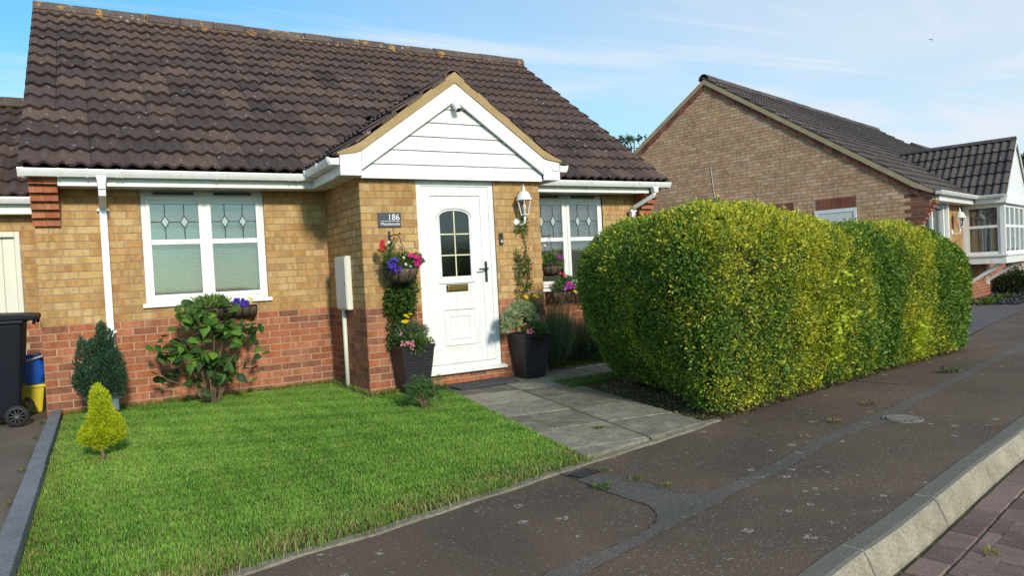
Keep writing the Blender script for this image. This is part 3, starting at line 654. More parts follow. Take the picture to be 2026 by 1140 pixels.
# porch side gutters and fascias
XL, XR = 2.622, 5.206; FY = -1.42
for s, xe in ((-1, XL), (1, XR)):
    a, b = sorted((xe+s*0.0, xe-s*0.02)); barbox('fascia', a, b, FY+.026, -0.330, FZ0, 2.405, M_WHITE, house)
    a, b = sorted((xe-s*.021, PIN_X0 if s < 0 else PIN_X1)); barbox('soffit', a, b, FY+.026, -0.32, FZ0+.006, FZ0+.016, M_WHITE_OLD, house)
    mb = MB(); mb.prism([(xe-s*aa*1.0, 2.338+bb) for aa, bb in [(-q[0], q[1]) for q in GP]] if s > 0 else [(xe+aa, 2.338+bb) for aa, bb in GP], FY-.012, -0.42, 'y')
    g = mb.build('gutter', M_WHITE, house)
    for yy in (FY+.02, -1.0, -.50):
        mb = MB(); mb.prism([((xe+aa*1.06-.002) if s < 0 else (xe-aa*1.06+.002), 2.332+bb*1.15) for aa, bb in GP], yy-.01, yy+.012, 'y'); mb.build('gutter_clip', M_WHITE, g)
# elbow where the two gutters meet
MB().box(2.50, 2.625, -0.466, -0.345, GZ+.004, GZ+.068).build('gutter_elbow', M_WHITE, house, bevel=.006)
# downpipes
def downpipe(x, zlow, side):
    mb = MB()
    mb.prism([(x-.045, GZ+.01), (x+.045, GZ+.01), (x+.036, GZ-.05), (x+.034, GZ-.07), (x-.034, GZ-.07), (x-.036, GZ-.05)], -0.452, -0.372, 'y')
    w = .0325; path = [(-0.412, GZ-.06), (-0.412, 2.19), (-0.075, 2.075), (-0.075, zlow)]
    dp = mb.build('downpipe', M_WHITE, house, bevel=.004)
    up = MB(); up.box(x-w, x+w, -0.447, -0.380, 2.185, GZ-.055); up.build('upper_length', M_WHITE, dp, bevel=.003)
    sw = MB(); sw.prism([(-0.447, 2.20), (-0.380, 2.20), (-0.045, 2.105), (-0.045, 2.03), (-0.115, 2.03), (-0.447, 2.13)], x-w*.98, x+w*.98, 'x'); sw.build('offset_bend', M_WHITE_OLD, dp, bevel=.003)
    lo = MB(); lo.box(x-w, x+w, -0.112, -0.045, zlow, 2.07); lo.build('lower_length', M_WHITE, dp, bevel=.004)
    for z in (2.035, 0.80):
        cl_ = MB(); cl_.box(x-w-.022, x+w+.022, -0.045, -0.010, z-.012, z+.012); cl_.box(x-w-.006, x+w+.006, -0.118, -0.040, z-.014, z+.014); cl_.build('pipe_clip', M_WHITE, dp, bevel=.002)
downpipe(0.585, 0.0, 1)
# right downpipe comes off the gutter at an angle
mb = MB(); mb.prism([(7.46-.0, GZ-.0), (7.555, GZ+.01), (7.548, GZ-.075), (7.478, GZ-.075)], -0.452, -0.372, 'y'); dp = mb.build('downpipe', M_WHITE, house, bevel=.003)
MB().tube([(7.513, -.412, GZ-.06), (7.50, -.40, 2.20), (7.36, -.14, 2.06), (7.355, -.08, 2.02)], .034, 10).build('offset_bend', M_WHITE_OLD, dp, True)
MB().box(7.322, 7.388, -.112, -.045, 0.0, 2.03).build('lower_length', M_WHITE, dp, bevel=.004)
MB().box(7.30, 7.41, -.118, -.006, 1.99, 2.016).build('pipe_clip', M_WHITE, dp, bevel=.002)

# ---------------------------------------------------------------- main roof
PITCH = math.atan(0.70); EY, EZ = -0.435, 2.392; GA = 0.3265; TW = 7.84/27; RX0 = -0.075
def tile_parts(w, g, n=12, amp=0.033, lap=0.05):
    def prof(t):
        q = (t*2) % 1.0
        return amp*(0.5-0.5*math.cos(2*math.pi*min(1.0, (q**0.8))))**1.35
    xs = [w*i/n for i in range(n+1)]; V = []; F = []; sm = []
    for i, x in enumerate(xs): V.append((x, 0, prof(i/n)+0.042)); V.append((x, g+lap, prof(i/n)+0.002))
    for i in range(n): F.append((2*i, 2*i+2, 2*i+3, 2*i+1)); sm.append(True)
    b = len(V)
    for i, x in enumerate(xs): V.append((x, 0, prof(i/n)+0.042)); V.append((x, 0.010, prof(i/n)+0.010))
    for i in range(n): F.append((b+2*i, b+2*i+1, b+2*i+3, b+2*i+2)); sm.append(False)
    c = len(V); V += [(0, 0, .03), (0, g+lap, .004), (0, .004, .006), (0, g+lap, -.02), (w, 0, .03), (w, g+lap, .004), (w, .004, .006), (w, g+lap, -.02)]
    F += [(c, c+1, c+3, c+2), (c+4, c+6, c+7, c+5)]; sm += [False, False]
    return V, F, sm
def tile_mesh(w, g, mat, name='roof_tile', **kw):
    V, F, sm = tile_parts(w, g, **kw); me = bpy.data.meshes.new(name); me.from_pydata(V, [], F); me.polygons.foreach_set('use_smooth', sm); me.materials.append(mat); return me
def place_tiles(spots, me, mat, parent, nmax, offset=Vector((0, 0, 0)), name='roof_tile', stuffname='small_roof_tiles', pscore=None):
    """spots: (loc, euler); the largest in view become objects, the rest one joined part"""
    def sc(s):
        p = np.array((offset + s[0]) if pscore is None else pscore(s[0])); return np.linalg.norm(p-CAM)
    spots = sorted(spots, key=sc)
    for loc, eu in spots[:nmax]:
        o = link(name, me, parent, False); o.location = loc; o.rotation_euler = eu
    rest = spots[nmax:]
    if rest:
        V0 = np.array([v.co for v in me.vertices]); F0 = [tuple(p.vertices) for p in me.polygons]; mb = MB()
        from mathutils import Euler
        for loc, eu in rest:
            m3 = np.array(Euler(eu).to_matrix()); mb.add(V0@m3.T + np.array(loc), F0)
        tag(mb.build(stuffname, mat, parent, world=False), kind='stuff')
roof = None
rb = MB(); RY, RZ = 3.5, EZ+0.7*(3.5-EY)
rb.prism([(EY+.05, EZ-.0), (RY, RZ-.035), (7.4, EZ-.0), (7.35, EZ-.06), (RY, RZ-.10), (EY+.06, EZ-.05)], RX0+.02, RX0+7.82, 'x'); roof = rb.build('roof', M_DARK, house)
up = (0, math.cos(PITCH), math.sin(PITCH)); spots = []
porch_slope = 0.712; PAX, PAZ = 3.914, 3.33
def porch_z(x): return PAZ - abs(x-PAX)*porch_slope
for r_ in range(15):
    for c_ in range(27):
        s = r_*GA; x = RX0+c_*TW; y = EY+up[1]*s; z = EZ+up[2]*s
        xm, ym, zm = x+TW/2, y+up[1]*.16, z+up[2]*.16
        if FY < ym and zm < porch_z(xm)-0.03 and 2.62 < xm < 5.21: continue
        spots.append((Vector((x, y, z+random.uniform(-.003, .003))), (PITCH+random.uniform(-.018, .010), random.uniform(-.012, .012), random.uniform(-.012, .012))))
TM = tile_mesh(TW-.002, GA, M_TILE); place_tiles(spots, TM, M_TILE, roof, 240)
# ridge
rdg = MB(); rdg.prism([(RY-.15, RZ-.10), (RY-.125, RZ-.02), (RY, RZ+.05), (RY+.125, RZ-.02), (RY+.15, RZ-.1)], RX0+.015, RX0+7.825, 'x'); rbed = rdg.build('ridge_bedding', M_BED, roof, world=False)
rt = MB(); pr = [(-.135, -.03), (-.115, .035), (-.075, .082), (-.028, .105), (.028, .105), (.075, .082), (.115, .035), (.135, -.03)]; inn = [(a*.86, b-.018) for a, b in pr[::-1]]
rt.prism([(a, b) for a, b in pr+inn], 0.0, 0.452, 'x'); RTM = rt.mesh('ridge_tile', M_RIDGE)
for k in range(17):
    o = link('ridge_tile', RTM, roof, False); o.location = (RX0+.01+k*.4605, RY, RZ+.02+random.uniform(-.006, .006)); o.rotation_euler = (random.uniform(-.02, .02), random.uniform(-.008, .008), random.uniform(-.01, .01)); o.scale = (1.0, random.uniform(.95, 1.04), random.uniform(.95, 1.05))
# mortar verge fillets under the end tiles
for x in (RX0+.012, RX0+7.80):
    vg = MB(); vg.prism([(EY+.02, EZ-.045), (EY+.02, EZ+.028), (RY, RZ+.03), (RY, RZ-.05)], x, x+.028, 'x'); vg.build('verge_mortar', M_BED, roof, world=False)
# ---------------------------------------------------------------- porch roof and gable
pr_ = MB(); pr_.prism([(XL-.03, 2.44), (2.84, 2.52), (PAX, PAZ-.03), (4.985, 2.52), (XR+.03, 2.44), (4.985, 2.46), (PAX, PAZ-.09), (2.84, 2.46)], FY+.03, 1.0, 'y'); proof = pr_.build('porch_roof', M_DARK, house)
PP = math.atan(porch_slope); spots = []; L = (PAX-XL+.03)/math.cos(PP); GAP = L/4.12
PTM = tile_mesh(0.29, GAP, M_TILE, name='porch_tile', amp=.022, lap=.03)
for r_ in range(4):
    s = r_*GAP
    if s > L-.12: continue
    for c_ in range(8):
        y = 0.95-c_*.29
        if y < FY+.02+.20: y = FY+.02+.29 if c_ == 7 else y
        spots.append((Vector((XL-.05+s*math.cos(PP), y, 2.425+s*math.sin(PP))), (PP, 0, -math.pi/2)))
        spots.append((Vector((XR+.05-s*math.cos(PP), y-.29, 2.425+s*math.sin(PP))), (PP, 0, math.pi/2)))
place_tiles(spots, PTM, M_TILE, proof, 60, name='porch_tile', stuffname='small_porch_tiles')
for k in range(5):
    o = link('ridge_tile', RTM, proof, False); o.location = (PAX, FY+.01+k*.455, PAZ+.0); o.rotation_euler = (0, -.0, math.pi/2)
    o.scale = (1, .82, .62)
# tan verge strip following the bargeboards with its kicked-out feet
lo = [(2.607, 2.437), (2.70, 2.449), (2.78, 2.462), (2.844, 2.484), (PAX, 3.247)]; ro = [(2*PAX-a, b+.003) for a, b in lo[:-1]][::-1]
line = lo + ro
upper = [(a + (-.012 if i < 3 else 0), b+(.020 if i == 0 else .050 if i == 1 else .072 if i == 2 else .090 if i == 3 else .118)) for i, (a, b) in enumerate(lo)]
upper += [(2*PAX-a, b) for a, b in upper[:-1]][::-1]
for side in (0, 1):
    a = line[:5] if side == 0 else line[4:]; u_ = upper[:5] if side == 0 else upper[4:]
    vg = MB(); vg.prism([(p[0], p[1]+.001) for p in a] + u_[::-1], FY-.012, FY+.10, 'y'); vo = vg.build('verge_strip', M_VERGE, proof, world=False)
    for k in range(4):
        t = (k+.35)/4.3; q0 = np.array(u_[1] if side == 0 else u_[3]); q1 = np.array(u_[4] if side == 0 else u_[0]); c0 = q0+(q1-q0)*t; c1 = c0+(q1-q0)*.13
        d = np.array([0, .018]); ml = MB(); ml.prism([tuple(c0-d), tuple(c1-d), tuple(c1+d*.6), tuple(c0+d*.6)], FY-.022, FY+.12, 'y'); ml.build('tile_end', M_TILE, proof, world=False)
# bargeboards (mitred at the apex), boxed ends
bl = [(2.844, 2.482), (PAX, 3.245), (PAX, 3.058), (2.845, 2.30)]; br = [(2*PAX-a, b) for a, b in bl]
bo = MB().prism(bl, FY, FY+.022, 'y').build('bargeboard', M_WHITE, house, bevel=.002, seg=1); MB().prism([(PAX+.0015, p[1]) if p[0] == PAX else p for p in br], FY, FY+.022, 'y').build('bargeboard', M_WHITE, house, bevel=.002, seg=1)
for s in (0, 1):
    q = [(XL, 2.237), (2.8425, 2.237), (2.8425, 2.481), (2.78, 2.462), (2.70, 2.449), (XL, 2.436)]
    if s: q = [(2*PAX-a, b-.004) for a, b in q]
    MB().prism(q, FY, FY+.022, 'y').build('box_end', M_WHITE, house, bevel=.002, seg=1)
    mb = MB(); mb.box(*( (XL, 2.8425) if s == 0 else (2*PAX-2.8425, XR)), FY+.022, FY+.2, 2.236, 2.246); mb.build('box_end_soffit', M_WHITE_OLD, house)
# fixing heads
for (fx, fz) in [(3.86, 3.12), (3.97, 3.12), (3.36, 2.75), (4.47, 2.75), (2.90, 2.43), (4.93, 2.43)]:
    MB().lathe([(.001, 0), (.006, 0), (.006, -.003), (.001, -.004)], (fx, FY, fz), 8, 'y').build('fixing_cap', M_WHITE_OLD, house)
# shiplap boards of the gable
zb_ = 2.222; k = 0
def inner(z): return max(0.0, (3.075 - z)/porch_slope)
while zb_ < 3.05:
    zt_ = min(zb_+0.1475, 3.06); hw0, hw1 = min(inner(zb_)+.06, 1.073), min(inner(zt_)+.06, 1.073)
    if k == 0: hw0 = hw1 = 1.073
    mb = MB(); yb = FY+.050
    vs = [(PAX-hw0, yb, zb_), (PAX+hw0, yb, zb_), (PAX+hw1, yb+.012, zt_-.010), (PAX-hw1, yb+.012, zt_-.010), (PAX-hw1, yb+.022, zt_), (PAX+hw1, yb+.022, zt_), (PAX-hw0, yb+.05, zb_), (PAX+hw0, yb+.05, zb_)]
    mb.add(vs, [(0, 1, 2, 3), (3, 2, 5, 4), (0, 6, 7, 1)])
    mb.build('gable_board', M_WHITE, house); zb_ += 0.1505; k += 1
barbox('porch_soffit', 2.843, 2*PAX-2.843, FY+.10, PY-.001, 2.228, 2.238, M_WHITE_OLD, house, 0)
# ---------------------------------------------------------------- windows
def window(x0, x1, z0, z1, sill_z, blind, nlead, y=0.0, label=None, transom=1.70, mull=None, glassmat=None, curtain=False):
    win = bpy.data.objects.new('window', None); COL.objects.link(win); win.parent = house; win.location = Vector(((x0+x1)/2, y, sill_z)) - Vector(house.location)
    base = Vector(((x0+x1)/2, y, sill_z))
    def lb(mb, name, mat, **kw):
        o = mb.build(name, mat, None, **kw); o.parent = win; o.location = -base; return o
    yf = y+.020                       # face of the outer frame, set back a little
    f = MB(); w = .052; zf = z1-.075
    f.box(x0, x0+w, yf, yf+.07, z0, zf); f.box(x1-w, x1, yf, yf+.07, z0, zf); f.box(x0+w, x1-w, yf, yf+.07, z0, z0+w); f.box(x0+w, x1-w, yf, yf+.07, zf-w, zf); xm = mull or (x0+x1)/2
    f.box(xm-.028, xm+.028, yf+.002, yf+.068, z0+w, zf-w); lb(f, 'frame', M_WHITE, bevel=.004, seg=1)
    h = MB(); h.box(x0, x1, yf+.004, yf+.07, zf+.001, z1); lb(h, 'head_strip', M_WHITE_OLD)
    for a, b in ((x0+.12, xm-.10), (xm+.10, x1-.12)):
        v = MB(); v.box(a, b, yf-.012, yf+.004, zf+.015, zf+.042); lb(v, 'trickle_vent', M_LEAD, bevel=.002, seg=1)
    s_ = MB(); s_.box(x0-.035, x1+.035, y-.045, yf+.06, sill_z, sill_z+.042); lb(s_, 'sill', M_WHITE, bevel=.006)
    for a, b in ((x0+w-.012, xm-.028+.010), (xm+.028-.010, x1-w+.012)):
        sw = .046; za, zb2 = z0+w-.012, zf-w+.012; ys = yf-.012
        q = MB(); q.box(a, a+sw, ys, ys+.05, za, zb2); q.box(b-sw, b, ys, ys+.05, za, zb2); q.box(a+sw, b-sw, ys, ys+.05, za, za+sw); q.box(a+sw, b-sw, ys, ys+.05, zb2-sw, zb2); q.box(a+sw, b-sw, ys+.001, ys+.048, transom-.028, transom+.028)
        lb(q, 'casement', M_WHITE, bevel=.007)
        ga, gb = a+sw, b-sw
        for (g0, g1, top) in ((za+sw, transom-.028, False), (transom+.028, zb2-sw, True)):
            p = MB(); p.box(ga+.001, gb-.001, ys+.020, ys+.024, g0+.001, g1-.001); po = lb(p, 'pane', glassmat or M_GLASS)
            if top:
                ld = MB(); cw = gb-ga; zc = (g0+g1)/2; yy = ys+.016; hh = g1-g0
                for fx in (.30, .70):
                    cx = ga+cw*fx; dx, dz = cw*.085, hh*.17
                    for p0, p1 in [((cx, g1), (cx, zc+dz)), ((cx, zc-dz), (cx, g0)), ((cx, zc+dz), (cx+dx, zc)), ((cx+dx, zc), (cx, zc-dz)), ((cx, zc-dz), (cx-dx, zc)), ((cx-dx, zc), (cx, zc+dz))]:
                        ld.tube([(p0[0], yy, p0[1]), (p1[0], yy, p1[1])], .0042, 4)
                    dm = MB(); dm.add([(cx, yy+.001, zc+dz), (cx+dx, yy+.001, zc), (cx, yy+.001, zc-dz), (cx-dx, yy+.001, zc)], [(0, 1, 2, 3)]); lb(dm, 'diamond_pane', M_BEVEL)
                for p0, p1 in [((ga, zc), (ga+cw*.215, zc)), ((ga+cw*.385, zc), (ga+cw*.615, zc)), ((ga+cw*.785, zc), (gb, zc))]: ld.tube([(p0[0], yy, p0[1]), (p1[0], yy, p1[1])], .0042, 4)
                lb(ld, 'leading', M_LEAD)
    # blind: closed slats just inside
    bl_ = MB(); z = z0+.05; pitch = .0215 if blind is M_BLIND else .030
    while z < zf-.02:
        op = .010 if blind is M_BLIND else .016
        bl_.add([(x0+.06, y+.115, z), (x1-.06, y+.115, z), (x1-.06, y+.125-op*.3, z+pitch*.93), (x0+.06, y+.125-op*.3, z+pitch*.93), (x0+.06, y+.118+op, z+pitch*.5), (x1-.06, y+.118+op, z+pitch*.5)], [(0, 1, 5, 4), (4, 5, 2, 3)]); z += pitch
    lb(bl_, 'blind', blind)
    rm = MB(); rm.box(x0+.03, x1-.03, y+.45, y+.46, z0, zf); rm.box(x0+.02, x0+.03, y+.10, y+.46, z0, zf); rm.box(x1-.03, x1-.02, y+.10, y+.46, z0, zf); lb(rm, 'dark_room_board', M_DARK)  # near-black boards painted to stand for the unlit room
    if label: win['label'] = label
    return win
M_BEVEL = plain('bevelled_diamond_glass', (0.42, 0.48, 0.46), 0.15, var=0.1, scale=20)
window(W1[0], W1[1], 1.062, W1[3], 1.02, M_BLIND, 2)
window(W2[0], W2[1], 0.957, W2[3], 0.905, M_BLIND_D, 2, transom=1.62)
# ---------------------------------------------------------------- door
door = bpy.data.objects.new('door', None); COL.objects.link(door); door.parent = house; DB = Vector(((DR[0]+DR[1])/2, PY, DR[2])); door.location = DB-Vector(house.location)
def dpart(mb, name, mat, **kw):
    o = mb.build(name, mat, None, **kw); o.parent = door; o.location = -DB; return o
yd = PY+.012
f = MB(); fw = .062; f.box(DR[0], DR[0]+fw, yd, yd+.08, DR[2]+.001, DR[3]); f.box(DR[1]-fw, DR[1], yd, yd+.08, DR[2]+.001, DR[3]); f.box(DR[0]+fw, DR[1]-fw, yd, yd+.08, DR[3]-fw, DR[3]); f.box(DR[0]+fw, DR[1]-fw, yd-.002, yd+.08, DR[2]+.001, DR[2]+.085); dpart(f, 'door_frame', M_WHITE, bevel=.005)
s_ = MB(); s_.prism([(PY-.075, DR[2]-.006), (PY-.075, DR[2]+.018), (PY+.05, DR[2]+.045), (PY+.05, DR[2]-.006)], DR[0]-.035, DR[1]+.035, 'x'); dpart(s_, 'door_sill', M_WHITE, bevel=.003, seg=1)
LX0, LX1, LZ0, LZ1 = DR[0]+fw-.004, DR[1]-fw+.004, DR[2]+.088, DR[3]-fw+.004; yl = yd+.012
st = .105                             # leaf: sash outer frame and flat infill panel
lf = MB(); lf.box(LX0+.003, LX0+st, yl, yl+.055, LZ0, LZ1); lf.box(LX1-st, LX1-.003, yl, yl+.055, LZ0, LZ1); lf.box(LX0+st, LX1-st, yl, yl+.055, LZ0, LZ0+st); lf.box(LX0+st, LX1-st, yl, yl+.055, LZ1-st, LZ1)
leaf = dpart(lf, 'door_leaf', M_WHITE, bevel=.008)
gx0, gx1, gz0, gz1, gzs = 3.735, 4.085, 1.185, 1.905, 1.830
cxg = (gx0+gx1)/2
def arc(x, a0=gx0, a1=gx1, lowz=gzs, topz=gz1):
    t = (x-(a0+a1)/2)/((a1-a0)/2); return lowz+(topz-lowz)*math.sqrt(max(0, 1-t*t*.92))*1.0 if True else lowz
pn = MB(); yp = yl+.018; ax0, ax1, az0, az1 = LX0+st-.002, LX1-st+.002, LZ0+st-.002, LZ1-st+.002
pn.box(ax0, gx0, yp, yp+.02, az0, az1); pn.box(gx1, ax1, yp, yp+.02, az0, az1); pn.box(gx0, gx1, yp, yp+.02, az0, gz0)
xs = [gx0+(gx1-gx0)*i/14 for i in range(15)]
for a, b in zip(xs, xs[1:]): pn.prism([(a, arc(a)), (b, arc(b)), (b, az1), (a, az1)], yp, yp+.02, 'y')
dpart(pn, 'door_panel', M_WHITE)
def strip_along(mb, pts, w, d, y):
    for p, q in zip(pts, pts[1:]):
        p, q = np.array(p), np.array(q); t = (q-p)/np.linalg.norm(q-p); nn = np.array([-t[1], t[0]])*w/2; p = p-t*w*.25; q = q+t*w*.25
        mb.prism([tuple(p-nn), tuple(q-nn), tuple(q+nn), tuple(p+nn)], y-d, y+.002, 'y')
mo = MB(); ex = .022
arcpts = [(x, arc(x, gx0-ex, gx1+ex, gzs+.012, gz1+ex+.006)) for x in [gx0-ex+(gx1-gx0+2*ex)*i/16 for i in range(17)]]
strip_along(mo, [(gx0-ex-.012, gzs+.01)]+arcpts+[(gx1+ex+.012, gzs+.01)], .020, .014, yp); dpart(mo, 'glazing_moulding', M_WHITE, bevel=.003, seg=1)
mo = MB(); mo.box(gx0-.042, gx1+.042, yp-.016, yp+.002, gz0-.075, gz0-.052); mo.box(gx0-.016, gx0, yp-.008, yp+.002, gz0-.03, gzs+.005); mo.box(gx1, gx1+.016, yp-.008, yp+.002, gz0-.03, gzs+.005); dpart(mo, 'glazing_bead', M_WHITE, bevel=.003, seg=1)
for (x0, x1, z0, z1, w, d) in ((3.735, 4.115, 0.43, 0.835, .016, .016), (3.80, 4.045, 0.50, 0.755, .010, .010)):
    mo = MB(); mo.box(x0, x1, yp-d, yp+.002, z1-w, z1); mo.box(x0, x1, yp-d, yp+.002, z0, z0+w)
    mo.box(x0, x0+w, yp-d*.5, yp+.002, z0+w, z1-w); mo.box(x1-w, x1, yp-d*.5, yp+.002, z0+w, z1-w); dpart(mo, 'panel_moulding', M_WHITE, bevel=.004, seg=1)
zr = [gz0, gz0+.232, gz0+.462, gz1]
for c_ in range(2):
    for r_ in range(3):
        a, b = (gx0, cxg-.006) if c_ == 0 else (cxg+.006, gx1); z0 = zr[r_]+(.007 if r_ else 0)
        if r_ < 2: poly = [(a, z0), (b, z0), (b, zr[r_+1]-.007), (a, zr[r_+1]-.007)]
        else:
            xs = [a+(b-a)*i/7 for i in range(8)]; poly = [(a, z0), (b, z0)] + [(x, arc(x)) for x in xs[::-1]]
        g = MB(); g.prism(poly, yp+.006, yp+.010, 'y'); dpart(g, 'pane', M_OBS)
gb = MB(); gb.box(cxg-.0065, cxg+.0065, yp+.002, yp+.012, gz0, gz1-.006)
for z in zr[1:3]: gb.box(gx0, cxg-.0065, yp+.003, yp+.012, z-.0065, z+.0065); gb.box(cxg+.0065, gx1, yp+.003, yp+.012, z-.0065, z+.0065)
dpart(gb, 'glazing_bar', M_GOLD)
hl = MB(); hl.box(gx0-.05, gx1+.05, PY+.25, PY+.26, .95, 2.0); dpart(hl, 'hall_darkness', M_DARK)
lbx = MB(); lbx.box(3.775, 4.035, yp-.010, yp+.002, 1.018, 1.098); lp = dpart(lbx, 'letterbox', M_BLACKM, bevel=.004)
pl = MB(); pl.box(3.790, 4.020, yp-.018, yp-.008, 1.030, 1.086); dpart(pl, 'letterbox_flap', M_BRASS, bevel=.004)
hp = MB(); hp.box(4.247, 4.277, yl-.012, yl+.002, 1.105, 1.335); ho = dpart(hp, 'handle_plate', M_BLACKM, bevel=.008)
hv = MB(); hv.tube([(4.262, yl-.008, 1.252), (4.262, yl-.052, 1.252), (4.245, yl-.058, 1.252), (4.150, yl-.056, 1.247)], [.011, .011, .011, .008], 8); dpart(hv, 'handle', M_BLACKM, smooth=True)
kl = MB(); kl.lathe([(.001, 0), (.011, 0), (.011, -.010), (.001, -.011)], (4.262, yl-.012, 1.152), 12, 'y'); dpart(kl, 'lock_cylinder', M_LEAD)
# ================================================================== garage to the left, set back
GY = 1.5
gar = thing('garage', 'brick garage with cream boarded door set back behind the bins', 'garage', (-1.6, GY, 0))
GD = (-2.55, -0.245, -0.02, 1.945); gmort = MB(); grid_wall(gmort, -3.2, -0.005, -.05, 2.25, [GD], lambda mb, a, b, c, d: mb.box(a, b, GY, GY+.1, c, d)); gw = gmort.build('garage_wall', M_MORTAR, gar)
for (p, q, za, zb, k) in course_bricks(-0.7, -0.005, 0.0, 2.2, [GD], 0.03):
    pal = BUFF if za > BAND else RED; o = link('brick', brick_mesh(q-p, zb-za, 'y', pal, random.randrange(6)), gw, False); o.location = ((p+q)/2, GY-.006, (za+zb)/2)
mb = MB()
for (p, q, za, zb, k) in course_bricks(-3.2, -0.7, 0.0, 2.2, [GD], 0.03): mb.cur = jit(random.choice(BUFF if za > BAND else RED)); mb.box(p, q, GY-.006, GY+.02, za, zb)
tag(mb.build('small_bricks', M_BRICK, gw, world=False), kind='stuff')
gd = MB(); gd.box(GD[0], GD[0]+.06, GY-.01, GY+.08, 0, GD[3]); gd.box(GD[1]-.05, GD[1], GY-.01, GY+.08, 0, GD[3]); gd.box(GD[0]+.06, GD[1]-.05, GY-.01, GY+.08, GD[3]-.06, GD[3]); gfr = gd.build('garage_door_frame', M_CREAM, gar, bevel=.004)
x = GD[1]-.052
while x-.115 > GD[0]+.06:
    q = MB(); q.box(x-.113, x-.004, GY+.045, GY+.065, 0.0, GD[3]-.062); q.build('garage_door_board', M_CREAM, gar, bevel=.004); x -= .1165
barbox('garage_door_backing', GD[0]+.05, GD[1]-.04, GY+.066, GY+.075, 0, GD[3]-.03, M_CREAM, gar, 0)
barbox('fascia', -3.2, -0.01, GY-.20, GY-.18, 2.125, 2.26, M_WHITE, gar); barbox('soffit', -3.2, -0.01, GY-.179, GY-.001, 2.13, 2.14, M_WHITE_OLD, gar, 0)
gg = MB(); gg.prism([(GY-.20+a, 2.235+b) for a, b in GP], -3.2, -0.03, 'x'); gg.build('gutter', M_WHITE, gar)
gp = math.atan(.68); gey, gez = GY-.30, 2.30; sp = []; L = (3.35-gey)/math.cos(gp); nn_ = 8; gg_ = L/nn_
gr_ = MB(); gr_.prism([(gey+.05, gez-.02), (3.35, gez+.68*(3.35-gey)-.03), (5.4, 2.3), (5.35, 2.2), (3.35, gez+.68*(3.35-gey)-.1), (gey+.06, gez-.06)], -3.2, -0.02, 'x'); groof = gr_.build('garage_roof', M_DARK, gar)
for r_ in range(nn_):
    for c_ in range(11): sp.append((Vector((-0.02-(c_+1)*.29, gey+math.cos(gp)*r_*gg_, gez+math.sin(gp)*r_*gg_)), (gp+random.uniform(-.008, .008), random.uniform(-.006, .006), 0)))
place_tiles(sp, tile_mesh(.288, gg_, M_TILE), M_TILE, groof, 40)
for k in range(7):
    o = link('ridge_tile', RTM, groof, False); o.location = (-0.03-(k+1)*.4605, 3.35, gez+.68*(3.35-gey)+.02)

# ================================================================== things on the porch wall
yw = PY-.006
pq = thing('house_sign', 'grey slate house number sign beside the white front door', 'sign', (3.148, yw-.01, 1.80))
MB().box(3.022, 3.274, yw-.014, yw-.003, 1.728, 1.879).build('plate', M_SLATE, pq, bevel=.002)
def text(body, size, x, z, parent, name, align='RIGHT'):
    cu = bpy.data.curves.new(name, 'FONT'); cu.body = body; cu.size = size; cu.align_x = align; cu.extrude = .0008; cu.materials.append(M_LETTER)
    tmp = bpy.data.objects.new(name, cu); COL.objects.link(tmp); me = bpy.data.meshes.new_from_object(tmp.evaluated_get(bpy.context.evaluated_depsgraph_get())); bpy.data.objects.remove(tmp)
    o = bpy.data.objects.new(name, me); COL.objects.link(o); o.parent = parent; o.location = Vector((x, yw-.0155, z))-Vector(parent.location); o.rotation_euler = (math.pi/2, 0, 0); return o
text('186', .088, 3.258, 1.802, pq, 'number_lettering'); t_ = text('Meadenvale', .044, 3.258, 1.748, pq, 'name_lettering')
MB().box(3.05, 3.258, yw-.0158, yw-.013, 1.789, 1.7925).build('rule', M_LETTER, pq)
bell = thing('video_doorbell', 'small black and grey video doorbell beside the white door', 'doorbell', (4.453, yw, 1.51))
MB().box(4.430, 4.476, yw-.024, yw-.003, 1.514, 1.644).build('case', M_BLACKM, bell, bevel=.006)
MB().box(4.434, 4.472, yw-.027, yw-.023, 1.520, 1.580).build('button_panel', M_LEAD, bell, bevel=.002)
MB().lathe([(.001, 0), (.012, 0), (.012, -.005), (.001, -.006)], (4.453, yw-.027, 1.552), 14, 'y').build('button', M_WHITE_OLD, bell)
